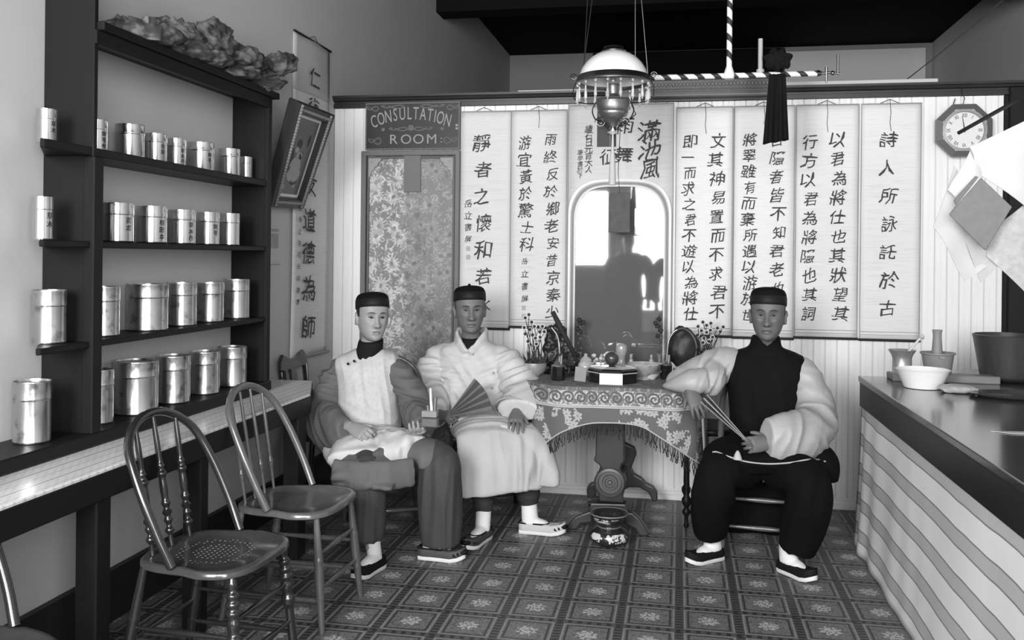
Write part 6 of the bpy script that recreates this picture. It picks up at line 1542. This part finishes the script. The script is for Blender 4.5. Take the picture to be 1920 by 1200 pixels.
# fold line of the robe across the lap
part(m2, 'under_robe', fuse(tub(MB(), [(-1.12, 4.76, .535), (-1.00, 4.645, .556), (-.88, 4.60, .562), (-.78, 4.62, .545)], [(.03, .03), (.05, .024), (.055, .020), (.02, .012)], k=16), .006, 5), M_R1, True, angle=0)
g = MB(); tub(g, [(-1.02, 4.58, .45), (-.985, 4.54, .32), (-.968, 4.515, .20), (-.962, 4.505, .145)], [.07, .062, .052, .044], up=(0, 1, 0)); tub(g, [(-.78, 4.62, .45), (-.765, 4.645, .32), (-.758, 4.66, .20), (-.757, 4.668, .155)], [.07, .064, .056, .046], up=(0, 1, 0))
gm = fuse(g, .007, 5); folds(gm, [((-.96, 4.5, .22), .14, (0, 0, 1), .005, 50, 8, 3), ((-.757, 4.65, .22), .14, (0, 0, 1), .005, 50, 8, 6)])
part(m2, 'leggings', gm, M_L2, True, angle=0)
sock(m2, (-.962, 4.505, .13), (-.948, 4.535), (-1.005, 4.275), M_SOCK, .040); shoe(m2, (-.948, 4.535), (-1.005, 4.275), M_SHOEG, M_SOLE, M_SHOE, label='grey shoe with a dark scroll on the toe')
sock(m2, (-.755, 4.672, .135), (-.800, 4.665), (-.560, 4.650), M_SOCK, .042); shoe(m2, (-.800, 4.665), (-.560, 4.650), M_SHOEL, M_SOLE, M_SHOE, label='pale shoe with a dark scroll on the toe')
# open folding fan
pv_ = at(838, 782, Y=4.62); t1, t2 = at(894, 711, Y=4.60), at(926, 764, Y=4.57)
fn_ = thing('folding_fan', 'half open dark ribbed folding fan spread across the white jacket', 'fan', tuple(pv_))
a1, a2 = math.atan2(t1.z - pv_.z, t1.x - pv_.x), math.atan2(t2.z - pv_.z, t2.x - pv_.x); L1 = (t1 - pv_).length
tail = Vector((-.8, 0, -.6)).normalized() * .05
for i in range(13):
    a = a1 + (a2 - a1) * i / 12; d = Vector((math.cos(a), -.12 - .003 * i, math.sin(a))); d.normalize(); sd = Vector((-math.sin(a), 0, math.cos(a)))
    p0, p1 = pv_ + Vector((0, -.004 - .0012 * i, 0)) - d * .06, pv_ + Vector((0, -.004 - .0012 * i, 0)) + d * L1
    part(fn_, 'rib', MB().tube([p0, p0.lerp(p1, .3), p1], [(.004, .0011), (.005, .0011), (.0115, .0011)], 6, fixed=(sd, (0, 1, 0))), M_FAN if i % 3 else M_FRAME)
part(fn_, 'rivet', MB().ell(pv_ + Vector((0, -.021, 0)), .004, 8, 6), M_BRASS, True)
rr_ = []
for k in range(2):
    rr_.append([pv_ + Vector((math.cos(a1 + (a2 - a1) * i / 24), -.12, math.sin(a1 + (a2 - a1) * i / 24))) * (L1 * (.42 + .56 * k)) + Vector((0, -.002 - .0006 * i + .004 * (i % 2), 0)) for i in range(25)])
part(fn_, 'leaf', MB().solid_sheet(rr_, (0, .001, 0)), mat('dark_fan_leaf', 74, .7, .2, 30))
# ---------------------------------------------------------------- man on the right: black vest, pale silk sleeves, closed fan
M_V3 = cloth('black_satin_vest', 14, .85, .15, 10, spec=.12); M_S3 = cloth('pale_silk_sleeves', 156, .5, .07, 14, spec=.5); M_T3 = cloth('black_trousers', 14, .9, .2, 8, spec=.1)
M_R3 = cloth('black_gown', 14, .9, .15, 8, spec=.1); M_PIPE = mat('pale_piping', 170, .7, .05)
m3 = thing('person', 'seated man in a black vest with pale silk sleeves, rightmost of the three', 'person', (.42, 4.50, 0))
S3, P3 = skin('brown_skin', 90)
H3 = head_mtx(at(1440, 590, Y=4.55), -.09 - .05, .02, 0.01); hs3 = 1.03; hp = H3.translation
o3 = dict(cheek=.007, hollow=.003, eye=.0034, mouth=.025, brow=-.001)
body = MB(); head_mb(body, H3, o3, hs3)
W3L, W3R = Vector((.055, 4.455, .800)), Vector((.415, 4.265, .605))
core(body, (tuple(hp + Vector((0, .02, -.07))), (.42, 4.62, .985)), (.42, 4.64, .82), (.44, 4.66, .53), ((.27, 4.64, .89), (.56, 4.64, .88)), ((-.015, 4.60, .83), (.68, 4.50, .67)), (W3L, W3R), ((.18, 4.24, .47), (.56, 4.22, .48)), ((.155, 4.42, .10), (.505, 4.295, .10)))
hand_mb(body, W3L, (.42, -.42, -.80), (.10, -.93, .35), 1, [(.2, .5, .4), (.2, .45, .4), (.15, .4, .35), (.1, .35, .3)], .5, .10, .98)
hand_mb(body, W3R, (-.93, -.30, -.12), (-.20, -.93, .20), 1, [(.35, .95, .7), (.38, 1.0, .7), (.42, 1.0, .7), (.46, 1.0, .7)], .6, .05, 1.0)
part(m3, 'body', fuse(body, .0032, 2, .4), S3, True, angle=0)
face_parts(m3, H3, o3, hs3, P3); hair(m3, H3, hs3, M_HAIR); cap(m3, H3, hs3, M_CAPB, M_CAPBAND, False, -.16, .068)
g = MB(); lofted(g, [(.46, .45, 4.62, .19, .16), (.58, .44, 4.63, .185, .15), (.70, .43, 4.64, .180, .14), (.82, .42, 4.645, .185, .135), (.90, .42, 4.65, .205, .125), (.945, .42, 4.65, .20, .105), (.975, .42, 4.65, .145, .09), (1.0, .42, 4.635, .082, .08), (1.035, .42, 4.62, .070, .072), (1.06, .42, 4.615, .064, .066)], k=34)
tub(g, [(.44, 4.58, .52), (.42, 4.42, .53), (.40, 4.33, .515)], [(.19, .10), (.18, .075), (.15, .05)], k=12)
gm = fuse(g, .007, 6); folds(gm, [((.42, 4.5, .75), .25, (1, 0, .2), .004, 16, 3, 4)])
part(m3, 'vest', gm, M_V3, True, angle=0)
# sleeves
g = MB()
tub(g, [(.30, 4.64, .92), (.215, 4.635, .905), (.11, 4.63, .865), (.01, 4.605, .825), (-.025, 4.565, .812)], [.07, (.085, .09), (.085, .085), (.075, .06), (.04, .030)], k=22)
tub(g, [(-.06, 4.585, .800), (-.02, 4.54, .812), (.06, 4.50, .832), (.14, 4.50, .845)], [(.025, .010), (.055, .028), (.075, .058), (.05, .06)], k=16)
tub(g, [(.16, 4.60, .87), (.165, 4.54, .84), (.15, 4.49, .80)], [(.07, .08), (.06, .075), (.035, .04)], k=12)
tub(g, [(.54, 4.64, .90), (.595, 4.63, .875), (.635, 4.59, .77), (.645, 4.51, .665), (.585, 4.40, .620), (.49, 4.31, .615), (.395, 4.262, .618)], [.065, .078, .088, (.098, .10), (.095, .12), (.085, .118), (.060, .095)], k=28)
gm = fuse(g, .007, 6)
folds(gm, [((.18, 4.60, .90), .12, (1, .1, -.7), .007, 26, 6, 3), ((.04, 4.55, .83), .10, (.4, .1, 1), .005, 22, 5, 23), ((.15, 4.52, .84), .08, (1, .3, -.6), .008, 30, 7, 8), ((.63, 4.56, .77), .15, (.3, .3, 1), .007, 17, 6, 5), ((.50, 4.32, .62), .14, (.9, .2, -.5), .009, 15, 6, 9), ((.64, 4.45, .64), .12, (.6, .4, 1), .008, 18, 6, 13)])
part(m3, 'sleeves', gm, M_S3, True, angle=0)
# gown over the lap with its pale piped edge
g = MB()
tub(g, [(.46, 4.68, .49), (.37, 4.45, .515), (.345, 4.28, .508), (.345, 4.235, .485)], [(.24, .09), (.24, .075), (.235, .055), (.225, .035)], n=28, k=18)
tub(g, [(.56, 4.62, .48), (.64, 4.45, .50), (.665, 4.36, .48), (.67, 4.33, .42)], [(.12, .09), (.09, .08), (.07, .06), (.05, .04)], n=18, k=14)
gm = fuse(g, .008, 7); folds(gm, [((.4, 4.3, .55), .25, (.3, -1, 0), .005, 16, 3, 6)])
gown_me = [([v.co.copy() for v in gm.vertices], [tuple(p.vertices) for p in gm.polygons])]
part(m3, 'gown', gm, M_R3, True, angle=0)
# tail of the gown hanging down behind the legs, and a sliver of its pale lining
rows = [[(.20 + .46 * k / 14, 4.56 + .012 * math.sin(k * 1.1 + j * .2), .47 - .37 * j / 10) for k in range(15)] for j in range(11)]
part(m3, 'gown_tail', MB().solid_sheet(rows, (0, .004, 0)), M_R3, True, angle=0)
l0, l1, l2 = at(1432, 878, Y=4.50), at(1440, 904, Y=4.50), at(1430, 904, Y=4.50)
part(m3, 'lining', MB().add([l0, l1, l2, l0 + Vector((0, .004, 0)), l1 + Vector((0, .004, 0)), l2 + Vector((0, .004, 0))], [(0, 1, 2), (3, 5, 4), (0, 3, 4, 1), (1, 4, 5, 2), (2, 5, 3, 0)]), M_PAPER2, label='sliver of pale lining')
g = MB(); tub(g, [(.32, 4.40, .46), (.19, 4.24, .465), (.165, 4.23, .38), (.155, 4.32, .24), (.155, 4.395, .135)], [.095, (.092, .095), (.092, .088), (.090, .082), (.075, .060)], k=26, up=(0, 1, 0))
tub(g, [(.46, 4.40, .46), (.555, 4.22, .465), (.575, 4.21, .38), (.560, 4.27, .24), (.535, 4.300, .115)], [.095, (.092, .095), (.096, .092), (.098, .086), (.082, .066)], k=26, up=(0, 1, 0))
gm = fuse(g, .008, 6); folds(gm, [((.16, 4.22, .3), .25, (1, 0, .2), .008, 18, 2.2, 3), ((.56, 4.2, .3), .25, (1, 0, -.2), .008, 18, 2.2, 7)])
from mathutils.bvhtree import BVHTree
gown_me.append(([v.co.copy() for v in gm.vertices], [tuple(p.vertices) for p in gm.polygons])); bvs = [BVHTree.FromPolygons(*q) for q in gown_me]; ed = []
for x, y in ((1336, 848), (1345, 848), (1368, 857), (1400, 866), (1440, 870), (1480, 868), (1515, 862), (1535, 862), (1548, 866)):
    hs = [h for h in (b_.ray_cast(Vector((0, 0, EYE)), Vector(ray(x, y)))[0] for b_ in bvs) if h is not None]
    if hs: ed.append(tuple(min(hs, key=lambda h: h.y) + Vector((0, -.001, .001))))
part(m3, 'piping', MB().tube([tuple(q) for q in catmull(ed, 40)], .0035, 6), M_PIPE, True, label='thin pale piping along the gown edge')
part(m3, 'trousers', gm, M_T3, True, angle=0)
sock(m3, (.165, 4.425, .13), (.205, 4.455), (.045, 4.315), M_SOCK, .042); shoe(m3, (.205, 4.455), (.045, 4.315), M_SHOE, M_SOLE)
sock(m3, (.500, 4.305, .13), (.475, 4.345), (.605, 4.185), M_SOCK, .042); shoe(m3, (.475, 4.345), (.605, 4.185), M_SHOE, M_SOLE)
# closed fan held across the lap, with a pale tassel
f0, f1 = at(1320, 747, Y=4.36), at(1412, 838, Y=4.185)
cf = thing('closed_fan', 'closed fan held slantwise in front of the black vest', 'fan', tuple(f0.lerp(f1, .5)))
dv = (f1 - f0).normalized(); sv = dv.cross(Vector((0, -1, 0))).normalized()
for i in range(5):
    k = (i - 2) * .0052
    part(cf, 'rib', MB().tube([f1, f0 + sv * k * 2.2], [(.0022, .005), (.0032, .007)], 6, fixed=(sv, sv.cross(dv))), [M_SIGNP, M_BLKLAC, M_PAPER2, M_BLKLAC, M_SIGNP][i])
tq = at(1383, 852, Y=4.19)
part(cf, 'tassel', MB().lathe([(.0001, -.022), (.020, -.022), (.017, -.010), (.010, .008), (.004, .016), (.0001, .018)], 16, tuple(tq), caps=False), bpy.data.materials['pale_silk_tassel'], True, label='pale fan tassel')
# ---------------------------------------------------------------- onlookers by the shop window, seen only in the mirror
M_COAT = cloth('onlooker_coat', 70, .9, .1)
def onlooker(x, y, h, label):
    t = thing('person', label, 'person', (x, y, 0), PI, 'onlookers by the shop window')
    k = h / 1.75; b = MB()
    b.ell((x, y, 1.58 * k), (.08, .095, .115), 20, 14); b.tube([(x, y, 1.52 * k), (x, y, 1.36 * k)], .055, 12)
    b.tube([(x, y, 1.40 * k), (x, y, .95 * k)], [.09, .11], 14)
    for s in (1, -1):
        b.tube([(x + s * .10, y, 1.40 * k), (x + s * .22, y, 1.34 * k), (x + s * .27, y + .02, 1.08 * k), (x + s * .26, y + .06, .86 * k), (x + s * .255, y + .08, .76 * k)], [.05, .05, .04, .028, .03], 10)
        b.tube([(x + s * .09, y, .95 * k), (x + s * .11, y + .01, .5 * k), (x + s * .12, y, .09), (x + s * .13, y + .12, .05)], [.08, .055, .04, .035], 10)
    part(t, 'body', fuse(b, .012, 3), S3, True, angle=0)
    c = MB(); lofted(c, [(.80 * k, x, y, .20, .14), (1.1 * k, x, y, .17, .13), (1.36 * k, x, y, .20, .13), (1.44 * k, x, y, .12, .09)])
    for s in (1, -1):
        tub(c, [(x + s * .16, y, 1.37 * k), (x + s * .24, y, 1.30 * k), (x + s * .275, y + .02, 1.08 * k), (x + s * .262, y + .06, .86 * k)], [.07, .072, .062, .05])
    part(t, 'coat', fuse(c, .014, 5), M_COAT, True, angle=0)
    c = MB()
    for s in (1, -1): tub(c, [(x + s * .09, y, .86 * k), (x + s * .105, y, .5 * k), (x + s * .12, y, .07)], [.10, .085, .075], up=(0, 1, 0))
    part(t, 'trousers', fuse(c, .014, 4), M_COAT, True, angle=0)
    part(t, 'hat', MB().lathe([(.14, 1.64 * k), (.145, 1.65 * k), (.085, 1.665 * k), (.085, 1.76 * k), (.05, 1.79 * k), (.0001, 1.79 * k)], 24, (x, y, 0)), M_COAT, True)
onlooker(-.64, -.78, 1.83, 'onlooker in a dark coat and hat by the shop window, reflected in the mirror')
onlooker(-.02, -.66, 1.78, 'shorter onlooker in a dark hat, right of the other one in the mirror')
